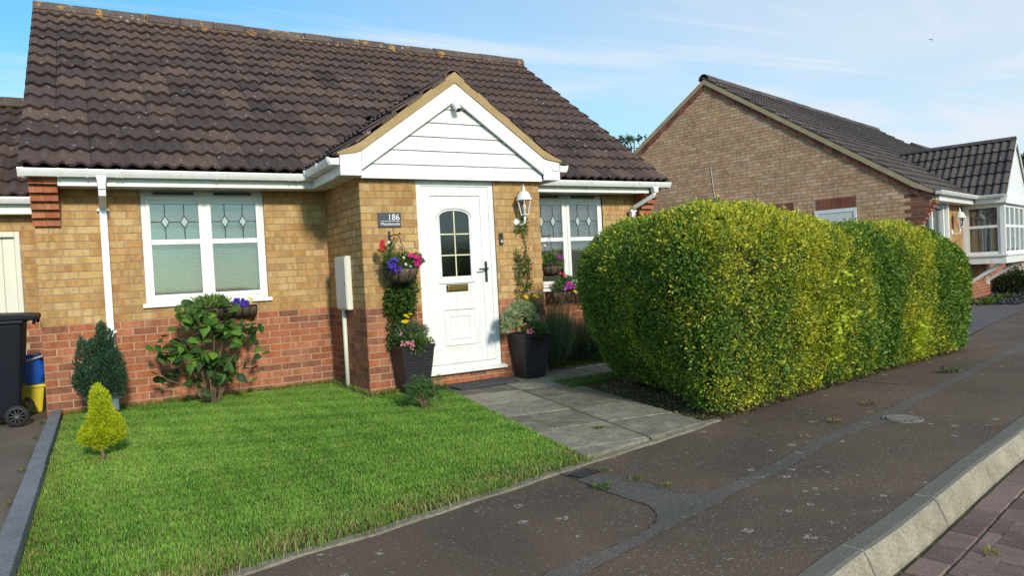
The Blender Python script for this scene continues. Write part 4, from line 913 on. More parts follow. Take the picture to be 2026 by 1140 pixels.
# coach lantern
def lantern(root, x, y, z, k=1.0, world=True):
    """x, y: fixing on the wall facing -y; z: bottom of lantern body"""
    def b(mb, n, m, **kw): return mb.build(n, m, root, world=world, **kw)
    b(MB().lathe([(.001, 0), (.052*k, 0), (.052*k, -.012), (.03*k, -.020), (.001, -.022)], (x-.03*k, y, z-.075*k), 8, 'y'), 'wall_plate', M_WHITE, bevel=0)
    b(MB().tube([(x-.03*k, y-.02, z-.09*k), (x-.02*k, y-.07*k, z-.11*k), (x, y-.115*k, z-.085*k), (x, y-.12*k, z-.012*k)], [.012*k, .011*k, .011*k, .014*k], 8), 'arm', M_WHITE, smooth=True)
    yc = y-.12*k
    b(MB().lathe([(.001, -.012*k), (.030*k, -.010*k), (.046*k, 0.0), (.046*k, .008*k)], (x, yc, z), 6), 'base', M_WHITE)
    hb = .165*k
    gl_ = MB(); n = 6
    for i in range(n):
        a0, a1 = 2*math.pi*i/n, 2*math.pi*(i+1)/n; r0, r1 = .042*k, .078*k
        gl_.add([(x+r0*math.cos(a0), yc+r0*math.sin(a0), z+.008*k), (x+r0*math.cos(a1), yc+r0*math.sin(a1), z+.008*k), (x+r1*math.cos(a1), yc+r1*math.sin(a1), z+hb), (x+r1*math.cos(a0), yc+r1*math.sin(a0), z+hb)], [(0, 1, 2, 3)])
        b(MB().tube([(x+.044*k*math.cos(a0), yc+.044*k*math.sin(a0), z), (x+.081*k*math.cos(a0), yc+.081*k*math.sin(a0), z+hb)], .0055*k, 5), 'glazing_bar', M_WHITE)
    b(gl_, 'glass', M_GLASS)
    b(MB().lathe([(.095*k, hb), (.098*k, hb+.008*k), (.078*k, hb+.03*k), (.072*k, hb+.06*k), (.052*k, hb+.092*k), (.022*k, hb+.108*k), (.016*k, hb+.12*k), (.012*k, hb+.13*k), (.014*k, hb+.145*k), (.004*k, hb+.165*k), (.002*k, hb+.185*k)], (x, yc, z), 12), 'cap', M_WHITE, smooth=True)
    b(MB().lathe([(.012*k, 0), (.012*k, .06*k), (.022*k, .075*k), (.022*k, .11*k), (.006*k, .125*k)], (x, yc, z), 10), 'bulb', M_LETTER, smooth=True)
lt = thing('wall_lantern', 'white coach lantern on the porch wall above the climbing plant', 'lantern', (4.715, yw, 1.70))
lantern(lt, 4.715, yw, 1.835)
# security camera under the gable apex
sc_ = thing('security_camera', 'white bullet security camera under the porch gable apex', 'camera', (3.915, FY-.02, 2.99))
MB().lathe([(.001, 0), (.024, 0), (.024, -.012), (.001, -.014)], (3.90, FY+.045, 3.010), 12, 'y').build('mount', M_WHITE, sc_, True)
MB().tube([(3.90, FY+.035, 3.01), (3.905, FY-.005, 3.012)], .009, 8).build('stem', M_WHITE, sc_, True)
a, b_ = Vector((3.900, FY-.005, 3.030)), Vector((3.915, FY-.065, 2.945)); MB().tube([a, a.lerp(b_, .12), a.lerp(b_, .9), b_], [.026, .035, .035, .033], 14).build('body', M_WHITE, sc_, True)
MB().tube([b_, b_+(b_-a)*.03], [.031, .030], 14).build('lens_face', M_BLACKM, sc_, True)
# meter box on the porch side
mx = thing('meter_box', 'white meter cabinet with conduit pipe on the porch side wall', 'meter box', (2.82, -.65, 0))
MB().box(2.788, 2.847, -.862, -.478, .885, 1.462).build('cabinet', M_CREAM, mx, bevel=.006)
MB().box(2.779, 2.788, -.853, -.486, .900, 1.445).build('cabinet_door', M_WHITE_OLD, mx, bevel=.004)
MB().lathe([(.001, 0), (.012, 0), (.012, -.004), (.001, -.005)], (2.778, -.825, 1.17), 10, 'x').build('lock', M_LEAD, mx)
MB().tube([(2.818, -.61, .89), (2.818, -.61, -.01)], .024, 10).build('conduit', M_CREAM, mx, True)
# door mat
dm = MB(); mc = np.array([3.99, -1.545]); dm.box(-.36, .36, -.185, .185, 0.017, .036); o = dm.build('door_mat', M_MAT, bevel=.004); o.location = (mc[0], mc[1], 0.004); o.rotation_euler = (0, 0, R(3)); tag(o, 'dark grey ribbed door mat on the path below the front door', 'door mat')

# ================================================================== bins by the garage
bin_ = thing('wheelie_bin', 'black wheelie bin standing beside the brick corner of the bungalow', 'wheelie bin', (-.45, 0.0, 0))
MB().frustum((-.465, .0), (.27, .225), (.335, .275), .06, .97).build('body', M_BIN, bin_, bevel=.035, seg=3)
MB().box(-.82, -.12, -.300, .300, .950, .985).build('rim', M_BIN, bin_, bevel=.012)
ld = MB(); ld.prism([(-.84, .985), (-.115, .985), (-.045, .975), (-.012, .995), (-.005, 1.030), (-.10, 1.045), (-.45, 1.062), (-.84, 1.035)], -.305, .305, 'y'); ld.build('lid', M_BIN, bin_, bevel=.014)
MB().tube([(-.045, -.25, .94), (-.035, -.25, .985), (-.035, .25, .985), (-.045, .25, .94)], .014, 8).build('handle', M_BIN, bin_, True)
MB().tube([(-.215, -.30, .10), (-.215, .30, .10)], .012, 8).build('axle', M_BLACKM, bin_, True)
for y in (-.33, .28):
    wl = bpy.data.objects.new('wheel', None); COL.objects.link(wl); wl.parent = bin_; wl.location = Vector((-.215, y, .10))-Vector(bin_.location)
    q = MB().lathe([(.066, 0), (.094, .004), (.10, .014), (.10, .036), (.094, .046), (.066, .05)], (0, 0, 0), 28, 'y', caps=False).build('tyre', M_RUBBER, wl, True, world=False)
    h = MB(); h.lathe([(.001, .008), (.018, .006), (.020, .044), (.001, .044)], (0, 0, 0), 14, 'y')
    for i in range(10):
        t = 2*math.pi*i/10; h.tube([(.015*math.cos(t), .012, .015*math.sin(t)), (.07*math.cos(t), .016, .07*math.sin(t))], .0055, 5)
    h.build('hub', M_LEAD, wl, world=False)
yb = thing('recycling_box', 'yellow plastic recycling box on the drive behind the wheelie bin', 'box', (-.22, .62, 0))
MB().frustum((-.25, .66), (.18, .14), (.215, .17), .0, .28).build('tub', M_YELLOW, yb, bevel=.02)
MB().box(-.475, -.022, .475, .845, .262, .292).build('rim', M_YELLOW, yb, bevel=.008)
MB().box(-.31, -.19, .505, .53, .14, .17).build('hand_slot', M_DARK, yb)
bg_ = thing('recycling_bag', 'crumpled blue woven bag stuffed on top of the yellow box', 'bag', (-.2, .6, .29))
m_ = MB(); vs = []; fs = []; n1_, n2_ = 14, 9
for j in range(n2_):
    for i in range(n1_):
        t = 2*math.pi*i/n1_; hh = j/(n2_-1); r = (1-.25*abs(hh-.45))*(1+.07*math.sin(3*t+5*hh)+.05*math.sin(7*t+9*hh))
        e = 3.2; cx = math.copysign(abs(math.cos(t))**(2/e), math.cos(t)); sy = math.copysign(abs(math.sin(t))**(2/e), math.sin(t))
        vs.append((-.22+.195*r*cx, .64+.13*r*sy, .294+.30*hh+.012*math.sin(4*t)))
for j in range(n2_-1):
    for i in range(n1_): fs.append((j*n1_+i, j*n1_+(i+1) % n1_, (j+1)*n1_+(i+1) % n1_, (j+1)*n1_+i))
fs.append(tuple((n2_-1)*n1_+i for i in range(n1_))); m_.add(vs, fs); m_.build('sack', M_BLUE, bg_, True)
MB().tube([(-.36, .51, .56), (-.22, .49, .53), (-.10, .495, .565), (-.035, .53, .58)], .011, 6).build('strap', M_WHITE_OLD, bg_, True)

# ================================================================== the neighbouring bungalow
NR = R(15.5); NO = Vector((14.39, -0.46, 0))
nb = thing('bungalow', 'neighbouring brown brick bungalow with blank gable wall and projecting bay window', 'house', NO, NR)
def nmesh(mb, name, mat, parent=None, **kw): return mb.build(name, mat, parent or nb, world=False, **kw)
def n2w(p): c, s = math.cos(NR), math.sin(NR); return (NO.x+p[0]*c-p[1]*s, NO.y+p[0]*s+p[1]*c, p[2])
NT = .678; NRY, NRZ = 4.72, 5.50; NE = 2.33; NFY = .25; NBK = 2*NRY-NFY
def rafter(y): return NE + NT*(y if y <= NRY else 2*NRY-y) - .04
gpoly = [(NFY, -.05), (NBK, -.05), (NBK, rafter(NBK)), (NRY, rafter(NRY)), (NFY, rafter(NFY)), (.02, rafter(.02)), (.02, 2.20), (NFY, 1.72)]
ngab = nmesh(MB().prism(gpoly, .065, .165, 'x'), 'gable_wall', M_NMORTAR)
def gclip(z):
    lo_ = NFY if z < 1.72 else (NFY-(z-1.66)*.40 if z < 2.27 else max(.02, (z-NE+.045)/NT+.015))
    lo_ = max(lo_, 0.0); hi_ = NBK if z < rafter(NBK) else 2*NRY-(z-NE+.045)/NT-.015
    return lo_, hi_
NW = [(1.42, 2.28, 1.0, 2.17), (2.72, 3.80, 1.0, 2.17), (1.42, 2.28, 2.165, 2.405), (2.72, 3.80, 2.165, 2.405)]
mb = MB()
for (p, q, za, zb, k) in course_bricks(0.0, NBK, 0.0, 5.5, NW, 0.07, gclip):
    zm = (za+zb)/2; red = (p+q)/2 < .51 and zm > 1.66 or zm < .6
    mb.cur = jit(random.choice(NRED if red else NBUFF), .10); o_ = .006+random.uniform(-.002, .002); mb.box(.065-o_, .085, p, q, za, zb)
tag(nmesh(mb, 'gable_bricks', M_BRICK, ngab), kind='stuff')
for (y0, y1) in ((1.42, 2.28), (2.72, 3.80)):          # soldier courses over the side windows
    y = y0
    while y+.068 < y1+.01:
        b = MB(); b.cur = jit(random.choice(NRED[:3]), .15); b.box(.055, .09, y+.004, y+.068, 2.178, 2.395); nmesh(b, 'soldier_brick', M_BRICK, ngab); y += .0735
    w_ = MB(); w_.box(.045, .10, y0, y0+.06, 1.0, 2.165); w_.box(.045, .10, y1-.06, y1, 1.0, 2.165); w_.box(.045, .10, y0+.06, y1-.06, 2.09, 2.165); w_.box(.045, .10, y0+.06, y1-.06, 1.0, 1.06)
    wo_ = nmesh(w_, 'window', M_WHITE, bevel=.004); nmesh(MB().box(.056, .062, y0+.06, y1-.06, 1.06, 2.09), 'pane', M_WHITE_OLD if y0 < 2 else M_LEAD, wo_)
nmesh(MB().box(.25, .26, 1.3, 3.9, .9, 2.2), 'dark_room_board', M_DARK)  # near-black board standing for unlit rooms behind the side windows
# sloping brick course under the verge and the verge itself, each side of the ridge
for side in (0, 1):
    k = 0; Lr = NRY/math.cos(math.atan(NT)); s = .30
    while s < Lr-.1:
        y0, y1 = s*math.cos(math.atan(NT)), min(s+.205, Lr)*math.cos(math.atan(NT)); z0, z1 = rafter(y0)-.02, rafter(y1)-.02
        if side: y0, y1 = 2*NRY-y0, 2*NRY-y1
        dpt = .175+.02*(k % 2); pl = [(y0, z0-dpt), (y1, z1-dpt), (y1, z1), (y0, z0)]
        b = MB(); b.cur = jit(random.choice(NRED), .15); b.prism(pl, .030, .075, 'x'); nmesh(b, 'verge_brick', M_BRICK, ngab); s += .215; k += 1
    ya, yb_ = (-.02, NRY) if not side else (2*NRY+.02, NRY)
    pts = [(ya, NE-.015), (ya+(.35 if not side else -.35), NE+.185), (yb_, NRZ-.025)]; vg = MB()
    vg.prism([(p[0], p[1]-.075 if i else p[1]-.03) for i, p in enumerate(pts)]+[(p[0], p[1]+.035) for p in pts[::-1]], .0, .12, 'x'); nmesh(vg, 'verge_strip', stone_material('neighbour_verge', (.36, .265, .155), (.46, .35, .215), 6, 70) if not side else bpy.data.materials['neighbour_verge'])
nroof = nmesh(MB().prism([(.03, NE-.02), (NRY, NRZ-.04), (2*NRY-.03, NE-.02), (2*NRY-.03, NE-.09), (NRY, NRZ-.12), (.03, NE-.07)], .125, 12.0, 'x'), 'roof', M_DARK)
NRTM = RTM.copy(); NRTM.materials[0] = M_TILE_N
nbp = math.atan(NT); NL = (NRY+.06)/math.cos(nbp); ng = NL/17; sp = []
BX, BH, BRZ = 4.30, 1.30, 3.64; BSL = (BRZ-2.33)/BH
for r_ in range(17):
    for c_ in range(40):
        s = r_*ng; x, y, z = .005+c_*.30, -.06+s*math.cos(nbp), NE-.035+s*math.sin(nbp)
        if z+.1 < BRZ-abs(x+.15-BX)*BSL-.05 : continue
        sp.append((Vector((x, y, z)), (nbp+random.uniform(-.008, .008), random.uniform(-.006, .006), 0)))
place_tiles(sp, tile_mesh(.299, ng, M_TILE_N), M_TILE_N, nroof, 180, pscore=lambda p: np.array(n2w(p)))
for k in range(26):
    o = link('ridge_tile', NRTM, nroof, False); o.location = (.0+k*.4605, NRY, NRZ+.03+random.uniform(-.006, .006)); o.rotation_euler = (random.uniform(-.02, .02), 0, 0)
# right-hand gable and rear, unseen but closed
nmesh(MB().prism([(NFY+.11, -.05), (NBK, -.05), (NBK, rafter(NBK)), (NRY, rafter(NRY)), (NFY+.11, rafter(NFY))], 11.8, 11.9, 'x'), 'far_wall', M_SIDEBRICK); nmesh(MB().box(.166, 11.8, NBK-.1, NBK, -.05, 2.3), 'rear_wall', M_SIDEBRICK)
# front wall with glazed entrance, lamp and bay
ND = (.32, 1.66, -.02, 2.17); nf = MB(); grid_wall(nf, .166, 11.8, -.05, 2.27, [ND], lambda m, a, b, c, d: m.box(a, b, NFY, NFY+.1, c, d)); nfront = nmesh(nf, 'front_wall', M_NMORTAR)
mb = MB()
for (p, q, za, zb, k) in course_bricks(.07, 7.6, 0.0, 2.25, [ND], 0.0):
    mb.cur = jit(random.choice([(0.46, .275, .11), (.43, .25, .095), (.48, .30, .13)] if za > .9 else [(.34, .13, .075), (.30, .115, .065), (.36, .15, .09)]), .08); mb.box(p, q, NFY-.006, NFY+.02, za, zb)
tag(nmesh(mb, 'front_bricks', M_BRICK, nfront), kind='stuff')
for k in range(6):                                   # corbelled foot of the gable
    b = MB(); b.cur = jit(NRED[k % 3]); z = 1.725+.075*k; b.box(.07, .30, NFY-.045*(k+1), NFY, z+.004, z+.071); nmesh(b, 'corbel_brick', M_BRICK, nfront)
e = MB(); e.box(ND[0], ND[0]+.07, NFY+.01, NFY+.09, 0, ND[3]); e.box(ND[1]-.09, ND[1], NFY-.03, NFY+.09, 0, ND[3]); e.box(ND[0]+.07, ND[1]-.09, NFY+.01, NFY+.09, ND[3]-.10, ND[3]); e.box(.90, .98, NFY+.01, NFY+.09, 0, ND[3]-.10); e.box(ND[0]+.07, ND[1]-.09, NFY+.012, NFY+.088, 0, .75)
nent = nmesh(e, 'entrance', M_WHITE, bevel=.004)
for a, b in ((ND[0]+.07, .90), (.98, ND[1]-.09)): nmesh(MB().box(a, b, NFY+.045, NFY+.05, .75, ND[3]-.10), 'pane', M_GLASS, nent)
nmesh(MB().box(ND[0], ND[1], NFY+.30, NFY+.31, 0, 2.2), 'hall_lining', M_BLIND, nent)
nmesh(MB().box(1.70, 1.78, NFY-.09, NFY-.02, .0, 2.25), 'downpipe', M_WHITE, bevel=.004)
lamp_n = None
nmesh(MB().box(.30, 3.0, -.035, -.015, 2.16, 2.33), 'fascia', M_WHITE); nmesh(MB().box(.30, 3.0, -.0145, NFY, 2.165, 2.175), 'soffit', M_WHITE_OLD); nmesh(MB().box(5.6, 11.8, -.035, -.015, 2.16, 2.33), 'fascia', M_WHITE); nmesh(MB().box(5.6, 11.8, -.0145, NFY, 2.165, 2.175), 'soffit', M_WHITE_OLD)
nmesh(MB().prism([(-.035+a, 2.27+b) for a, b in GP], -.02, 2.98, 'x'), 'gutter', M_WHITE_OLD)
nmesh(MB().prism([(.0, 2.165), (.20, 2.165), (.20, 2.33), (0, 2.33)], .24, .30, 'x'), 'fascia_end', M_WHITE)
# bay
B0, B1, BYF = 3.22, 5.42, -.52
bay = nmesh(MB().box(B0-.05, B1+.05, BYF-.05, NFY-.01, .84, 1.00), 'bay', M_WHITE, bevel=.004)
nmesh(MB().box(B0-.09, B1+.09, BYF-.09, NFY-.01, 1.0005, 1.045), 'sill', M_WHITE, bay, bevel=.006)
fr = MB(); z0, z1, tz = 1.046, 2.13, 1.66
for (x, y) in ((B0, BYF), (B1, BYF)): nmesh(MB().box(x-.045, x+.045, y-.045, y+.045, z0, z1), 'corner_post', M_WHITE, bay)
for x in (B0, B1): nmesh(MB().box(x-.03, x+.03, NFY-.08, NFY-.012, z0, z1), 'wall_post', M_WHITE, bay)
hd = MB(); hd.box(B0-.03, B1+.03, BYF-.03, NFY-.01, z1+.0005, z1+.05); nmesh(hd, 'bay_head', M_WHITE, bay)
for x in (B0, B1):                                    # side lights
    y0, y1 = BYF+.045, NFY-.08; c = MB(); s_ = -1 if x == B0 else 1
    c.box(x-.025, x+.025, y0, y0+.055, z0, z1); c.box(x-.025, x+.025, y1-.055, y1, z0, z1); c.box(x-.025, x+.025, y0+.055, y1-.055, z0, z0+.06); c.box(x-.025, x+.025, y0+.055, y1-.055, z1-.06, z1); c.box(x-.024, x+.024, y0+.055, y1-.055, tz-.03, tz+.03); nmesh(c, 'casement', M_WHITE, bay)
    for a, b in ((z0+.06, tz-.03), (tz+.03, z1-.06)): nmesh(MB().box(x-.003, x+.003, y0+.055, y1-.055, a, b), 'pane', M_GLASS, bay)
    if x == B0:
        ld_ = MB(); ga, gb = y0+.055, y1-.055; cw = gb-ga; g0, g1 = tz+.03, z1-.06; zc = (g0+g1)/2; hh = g1-g0
        for fx in (.30, .70):
            cx = ga+cw*fx; dx, dz = cw*.11, hh*.20
            for p0, p1 in [((cx, g1), (cx, zc+dz)), ((cx, zc-dz), (cx, g0)), ((cx, zc+dz), (cx+dx, zc)), ((cx+dx, zc), (cx, zc-dz)), ((cx, zc-dz), (cx-dx, zc)), ((cx-dx, zc), (cx, zc+dz))]: ld_.tube([(x-.008, p0[0], p0[1]), (x-.008, p1[0], p1[1])], .006, 4)
        for p0, p1 in ((ga, ga+cw*.19), (ga+cw*.41, ga+cw*.59), (ga+cw*.81, gb)): ld_.tube([(x-.008, p0, zc), (x-.008, p1, zc)], .006, 4)
        nmesh(ld_, 'leading', M_LEAD, bay)
wl4 = (B1-B0-.09)/4
for i in range(4):                                    # four front lights
    a = B0+.045+i*wl4; b = a+wl4; c = MB(); y = BYF
    c.box(a, a+.045, y-.025, y+.025, z0, z1); c.box(b-.045, b, y-.025, y+.025, z0, z1); c.box(a+.045, b-.045, y-.025, y+.025, z0, z0+.06); c.box(a+.045, b-.045, y-.025, y+.025, z1-.06, z1); c.box(a+.045, b-.045, y-.024, y+.024, tz-.03, tz+.03); nmesh(c, 'casement', M_WHITE, bay)
    for p, q in ((z0+.06, tz-.03), (tz+.03, z1-.06)): nmesh(MB().box(a+.045, b-.045, y-.003, y+.003, p, q), 'pane', M_GLASS, bay)
cu_ = MB(); pts = []                                  # net curtains in folds
for i in range(60): t = i/59; pts.append((B0+.10+.012*math.sin(i*1.9), NFY-.1-(NFY-.2-BYF)*t))
for i in range(59): cu_.add([(*pts[i], z0+.02), (*pts[i+1], z0+.02), (*pts[i+1], z1-.04), (*pts[i], z1-.04)], [(0, 1, 2, 3)])
pts = [(B0+.12+(B1-B0-.24)*i/119, BYF+.10+.014*math.sin(i*1.7)) for i in range(120)]
for i in range(119): cu_.add([(*pts[i], z0+.02), (*pts[i+1], z0+.02), (*pts[i+1], z1-.04), (*pts[i], z1-.04)], [(0, 1, 2, 3)])
nmesh(cu_, 'net_curtain', M_NET, bay)
for x in (B0+.15, B1-.15):                            # timber brackets below the bay
    nmesh(MB().box(x-.035, x+.035, NFY-.075, NFY-.008, .30, .838), 'bracket_post', M_WHITE, bay, bevel=.004)
    nmesh(MB().prism([(BYF+.06, .80), (BYF+.12, .838), (BYF+.16, .838), (NFY-.076, .45), (NFY-.076, .38)], x-.033, x+.033, 'x'), 'bracket_strut', M_WHITE, bay)
# bay gable roof
nbr = nmesh(MB().prism([(BX-BH, 2.30), (BX, BRZ-.04), (BX+BH, 2.30), (BX+BH-.05, 2.26), (BX, BRZ-.12), (BX-BH+.05, 2.26)], BYF-.10, 2.4, 'y'), 'bay_roof', M_DARK)
bpp = math.atan(BSL); BLn = BH/math.cos(bpp); bg5 = BLn/5; sp = []; btm = tile_mesh(.299, bg5, M_TILE_N, name='bay_tile')
for r_ in range(5):
    for c_ in range(9):
        s = r_*bg5; y = BYF-.12+c_*.30
        sp.append((Vector((BX-BH-.03+s*math.cos(bpp), y+.30, 2.285+s*math.sin(bpp))), (bpp, 0, -math.pi/2))); sp.append((Vector((BX+BH+.03-s*math.cos(bpp), y, 2.285+s*math.sin(bpp))), (bpp, 0, math.pi/2)))
place_tiles(sp, btm, M_TILE_N, nbr, 100, name='bay_tile', stuffname='small_bay_tiles', pscore=lambda p: np.array(n2w(p)))
for k in range(7): o = link('ridge_tile', NRTM, nbr, False); o.location = (BX, BYF-.11+k*.455, BRZ-.01); o.rotation_euler = (0, 0, math.pi/2); o.scale = (1, .75, .6)
nmesh(MB().box(BX-BH+.02, BX+BH-.02, BYF-.11, BYF-.09, 2.14, 2.34), 'bay_fascia', M_WHITE); nmesh(MB().box(BX-BH+.02, BX-BH+.04, BYF-.0895, NFY-.3, 2.16, 2.33), 'bay_fascia', M_WHITE)
nmesh(MB().prism([(BX-BH+.0+a, 2.265+b) for a, b in GP], BYF-.11, -.05, 'y'), 'bay_gutter', M_WHITE_OLD)
nmesh(MB().box(BX-BH+.041, BX+BH-.04, BYF-.0895, NFY-.005, 2.182, 2.192), 'bay_soffit', M_WHITE_OLD)
xb = BX-BH+.06
while xb < BX+BH-.08:
    x1 = xb+.15; f0 = lambda x: BRZ-.06-abs(x-BX)*BSL
    xs_ = [xb+.006, x1-.006]; pl = [(xs_[0], 2.342), (xs_[1], 2.342)] + ([(xs_[1], f0(xs_[1])), (BX, f0(BX)), (xs_[0], f0(xs_[0]))] if xb < BX < x1 else [(xs_[1], max(f0(xs_[1]), 2.345)), (xs_[0], max(f0(xs_[0]), 2.345))])
    nmesh(MB().prism(pl, BYF-.085, BYF-.065, 'y'), 'gable_board', M_WHITE); xb = x1
for s in (-1, 1): nmesh(MB().prism([(BX+s*(BH+.0), 2.30), (BX, BRZ-.02), (BX, BRZ-.085), (BX+s*(BH-.03), 2.26)], BYF-.13, BYF-.088, 'y'), 'bargeboard', M_WHITE)
# lamp on the neighbour's wall is a thing of its own
px, py, pz = n2w((2.35, NFY-.006, 0))
ln = thing('wall_lantern', 'white coach lantern beside the bay window of the neighbouring bungalow', 'lantern', (px, py, 1.5), NR)
_b = MB.build
lantern(ln, 0.0, 0.0, 0.16, 1.25, world=False)
# aerial wire on the gable
wp = [n2w((.05, 4.66, 3.44)), n2w((.05, 4.62, 3.0)), n2w((.05, 4.56, 2.5)), n2w((.05, 4.52, 1.2))]
tag(MB().tube(wp, .0055, 5).build('cable', M_CREAM), 'thin pale cable running down the blank gable wall', 'cable')
# ================================================================== vegetation
def unit(a): return a/np.maximum(np.linalg.norm(a, axis=1, keepdims=True), 1e-9)
def wav(P, seed, scale):               # cheap smooth noise in -1..1
    r = np.random.default_rng(seed); out = np.zeros(len(P))
    for k in range(5):
        w = r.normal(size=3); w /= np.linalg.norm(w); out += np.sin(P@w*scale*(1+.55*k)+r.uniform(0, 6.28))/(1+.5*k)
    return out/2.4
def leafcloud(C, D, L, Wd, col, fold=0.25):
    """diamond leaves: C base points, D axis, L length, Wd width, col per leaf"""
    n = len(C); rnd = unit(RNG.normal(size=(n, 3))); side = unit(np.cross(D, rnd)); nn = np.cross(side, D)
    L = np.broadcast_to(L, n)[:, None]; Wd = np.broadcast_to(Wd, n)[:, None]
    m = C + D*L*.45
    V = np.stack([C, m+side*Wd*.5+nn*Wd*fold, C+D*L, m-side*Wd*.5+nn*Wd*fold], 1).reshape(-1, 3)
    i = np.arange(n)*4; F = np.stack([np.stack([i, i+1, i+2], 1), np.stack([i, i+2, i+3], 1)], 1).reshape(-1, 3)
    return V, F, np.repeat(col, 4, axis=0)
def foliage(name, parent, C, D, L, Wd, col, mat=None, kind='stuff', fold=.25):
    V, F, c = leafcloud(C, unit(D), L, Wd, col, fold); o = link(name, lawmesh(name, V, F, mat or M_LEAF, c), parent); tag(o, kind=kind); return o
def colvar(base, n, a=.18):
    base = np.asarray(base, float); k = 1+RNG.uniform(-a, a, (n, 1)); return np.clip(np.broadcast_to(base, (n, 3))*k*(1+RNG.uniform(-.06, .06, (n, 3))), 0, 1)
def blades(name, P, h, lean, col, parent=None, mat=None, w=.004, segs=2):
    n = len(P); a = RNG.uniform(0, 6.283, n); dirv = np.stack([np.cos(a), np.sin(a), np.zeros(n)], 1); sd_ = np.stack([-np.sin(a), np.cos(a), np.zeros(n)], 1)
    h = np.broadcast_to(h, n)[:, None]; ln_ = RNG.uniform(.2, 1, n)[:, None]*lean; up_ = np.array([0, 0, 1.0]); w = np.broadcast_to(w, n)[:, None]
    V = np.stack([P-sd_*w*.5, P+sd_*w*.5, P+up_*h*.55+dirv*ln_*h*.35+sd_*w*.42, P+up_*h*.55+dirv*ln_*h*.35-sd_*w*.42, P+up_*h*(1-.25*ln_)+dirv*ln_*h], 1).reshape(-1, 3)
    i = np.arange(n)*5; F = np.stack([np.stack([i, i+1, i+2], 1), np.stack([i, i+2, i+3], 1), np.stack([i+3, i+2, i+4], 1)], 1).reshape(-1, 3)
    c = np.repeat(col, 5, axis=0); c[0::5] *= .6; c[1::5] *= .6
    me = lawmesh(name, V, F, mat or M_GRASS, np.clip(c, 0, 1)); o = link(name, me, parent); tag(o, kind='stuff'); return o
def in_poly(P, poly):
    x, y = P[:, 0], P[:, 1]; ins = np.zeros(len(P), bool); j = len(poly)-1
    for i in range(len(poly)):
        xi, yi = poly[i][:2]; xj, yj = poly[j][:2]
        cnd = ((yi > y) != (yj > y)) & (x < (xj-xi)*(y-yi)/(yj-yi+1e-12)+xi); ins ^= cnd; j = i
    return ins
# ---------------------------------------------------------------- lawn grass
Nn = 430000; P = np.stack([RNG.uniform(.13, 3.65, Nn), RNG.uniform(-5.65, 0, Nn), np.full(Nn, .006)], 1)
P = P[in_poly(P, LAWN)]
dcam = np.linalg.norm(P[:, :2]-CAM[:2], axis=1); n = len(P)
pt = wav(P, 3, 2.1)*.55+wav(P, 4, 6.5)*.45; pt2 = wav(P, 5, 14)
edge = np.interp(P[:, 0], [p[0] for p in e2], [p[1] for p in e2]); de = P[:, 1]-edge
dry = np.clip(1.25-de/.36, 0, 1)*np.clip(.62+.65*pt2+.4*pt, 0, 1) + .30*np.clip(pt2-.45, 0, 1) + .5*np.exp(-((P[:, 0]-.48)**2+(P[:, 1]+2.52)**2)/.012)+.45*np.exp(-((P[:, 0]-2.98)**2+(P[:, 1]+2.36)**2)/.012)
dry = np.clip(dry + .25*np.clip(1-(P[:, 0]-.13)/.18, 0, 1), 0, 1)
cA, cB, cC, cD = np.array([.085, .225, .020]), np.array([.260, .460, .065]), np.array([.40, .32, .13]), np.array([.16, .27, .075])
t = np.clip(.52+.5*pt+.30*pt2+.42*(wav(P, 6, 24)*.6+wav(P, 7, 47)*.6)+.15*RNG.normal(size=n), 0, 1)[:, None]; col = cA*(1-t)+cB*t
sel = RNG.uniform(size=n) < .14; col[sel] = cD; sel = RNG.uniform(size=n) < .07+.10*np.clip(pt, 0, 1); col[sel] = np.array([.36, .36, .12])
dd = (RNG.uniform(size=n) < dry*.85)[:, None]; col = np.where(dd, cC*RNG.uniform(.6, 1.15, (n, 1)), col)*RNG.uniform(.72, 1.25, (n, 1))
pt3 = wav(P, 6, 24)*.6+wav(P, 7, 47)*.6
hgt = np.clip(.019+.007*pt+.006*pt3+.006*RNG.normal(size=n), .008, .046)*np.where(de < .10, .8, 1)
mask = RNG.uniform(size=n) > np.clip(dry-.35, 0, .6)
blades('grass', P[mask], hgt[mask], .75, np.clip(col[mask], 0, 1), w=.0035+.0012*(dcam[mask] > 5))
bpy.data.objects['grass']['label'] = 'short green lawn grass in front of the bungalow'; bpy.data.objects['grass']['category'] = 'grass'
# ragged taller tufts at the edges of the lawn and round the trees
k = 17000; ids = np.where((de < .07) | (P[:, 1] > -.05) | ((P[:, 0] > 2.80) & (P[:, 1] > -1.40)))[0]; ids = RNG.choice(ids, min(k, len(ids)))
blades('edge_grass', P[ids]+RNG.normal(size=(len(ids), 3))*[.015, .015, 0]-np.stack([np.zeros(len(ids)), np.where(de[ids] < .07, RNG.uniform(0, .05, len(ids)), 0), np.zeros(len(ids))], 1), RNG.uniform(.035, .085, len(ids)), .9, np.clip(np.where(RNG.uniform(size=(len(ids), 1)) < .35, colvar((.36, .30, .13), len(ids), .4), colvar((.14, .24, .035), len(ids), .4)), 0, 1), w=.0045); tag(bpy.data.objects['edge_grass'], 'longer ragged grass along the lawn edges', 'grass')
# grass behind the hedge end, near the right window
q = np.stack([RNG.uniform(5.0, 8.4, 26000), RNG.uniform(-1.95, -.02, 26000), np.full(26000, -.002)], 1); q = q[in_poly(q, [(5.05, -1.02), (5.0, 0.0), (8.4, 0.0), (8.4, -2.0), (7.2, -2.0), (7.1, -1.05)])]
blades('rear_grass', q, RNG.uniform(.02, .05, len(q)), .8, colvar((.10, .17, .025), len(q), .35), w=.006); tag(bpy.data.objects['rear_grass'], 'strip of grass below the right hand window', 'grass')
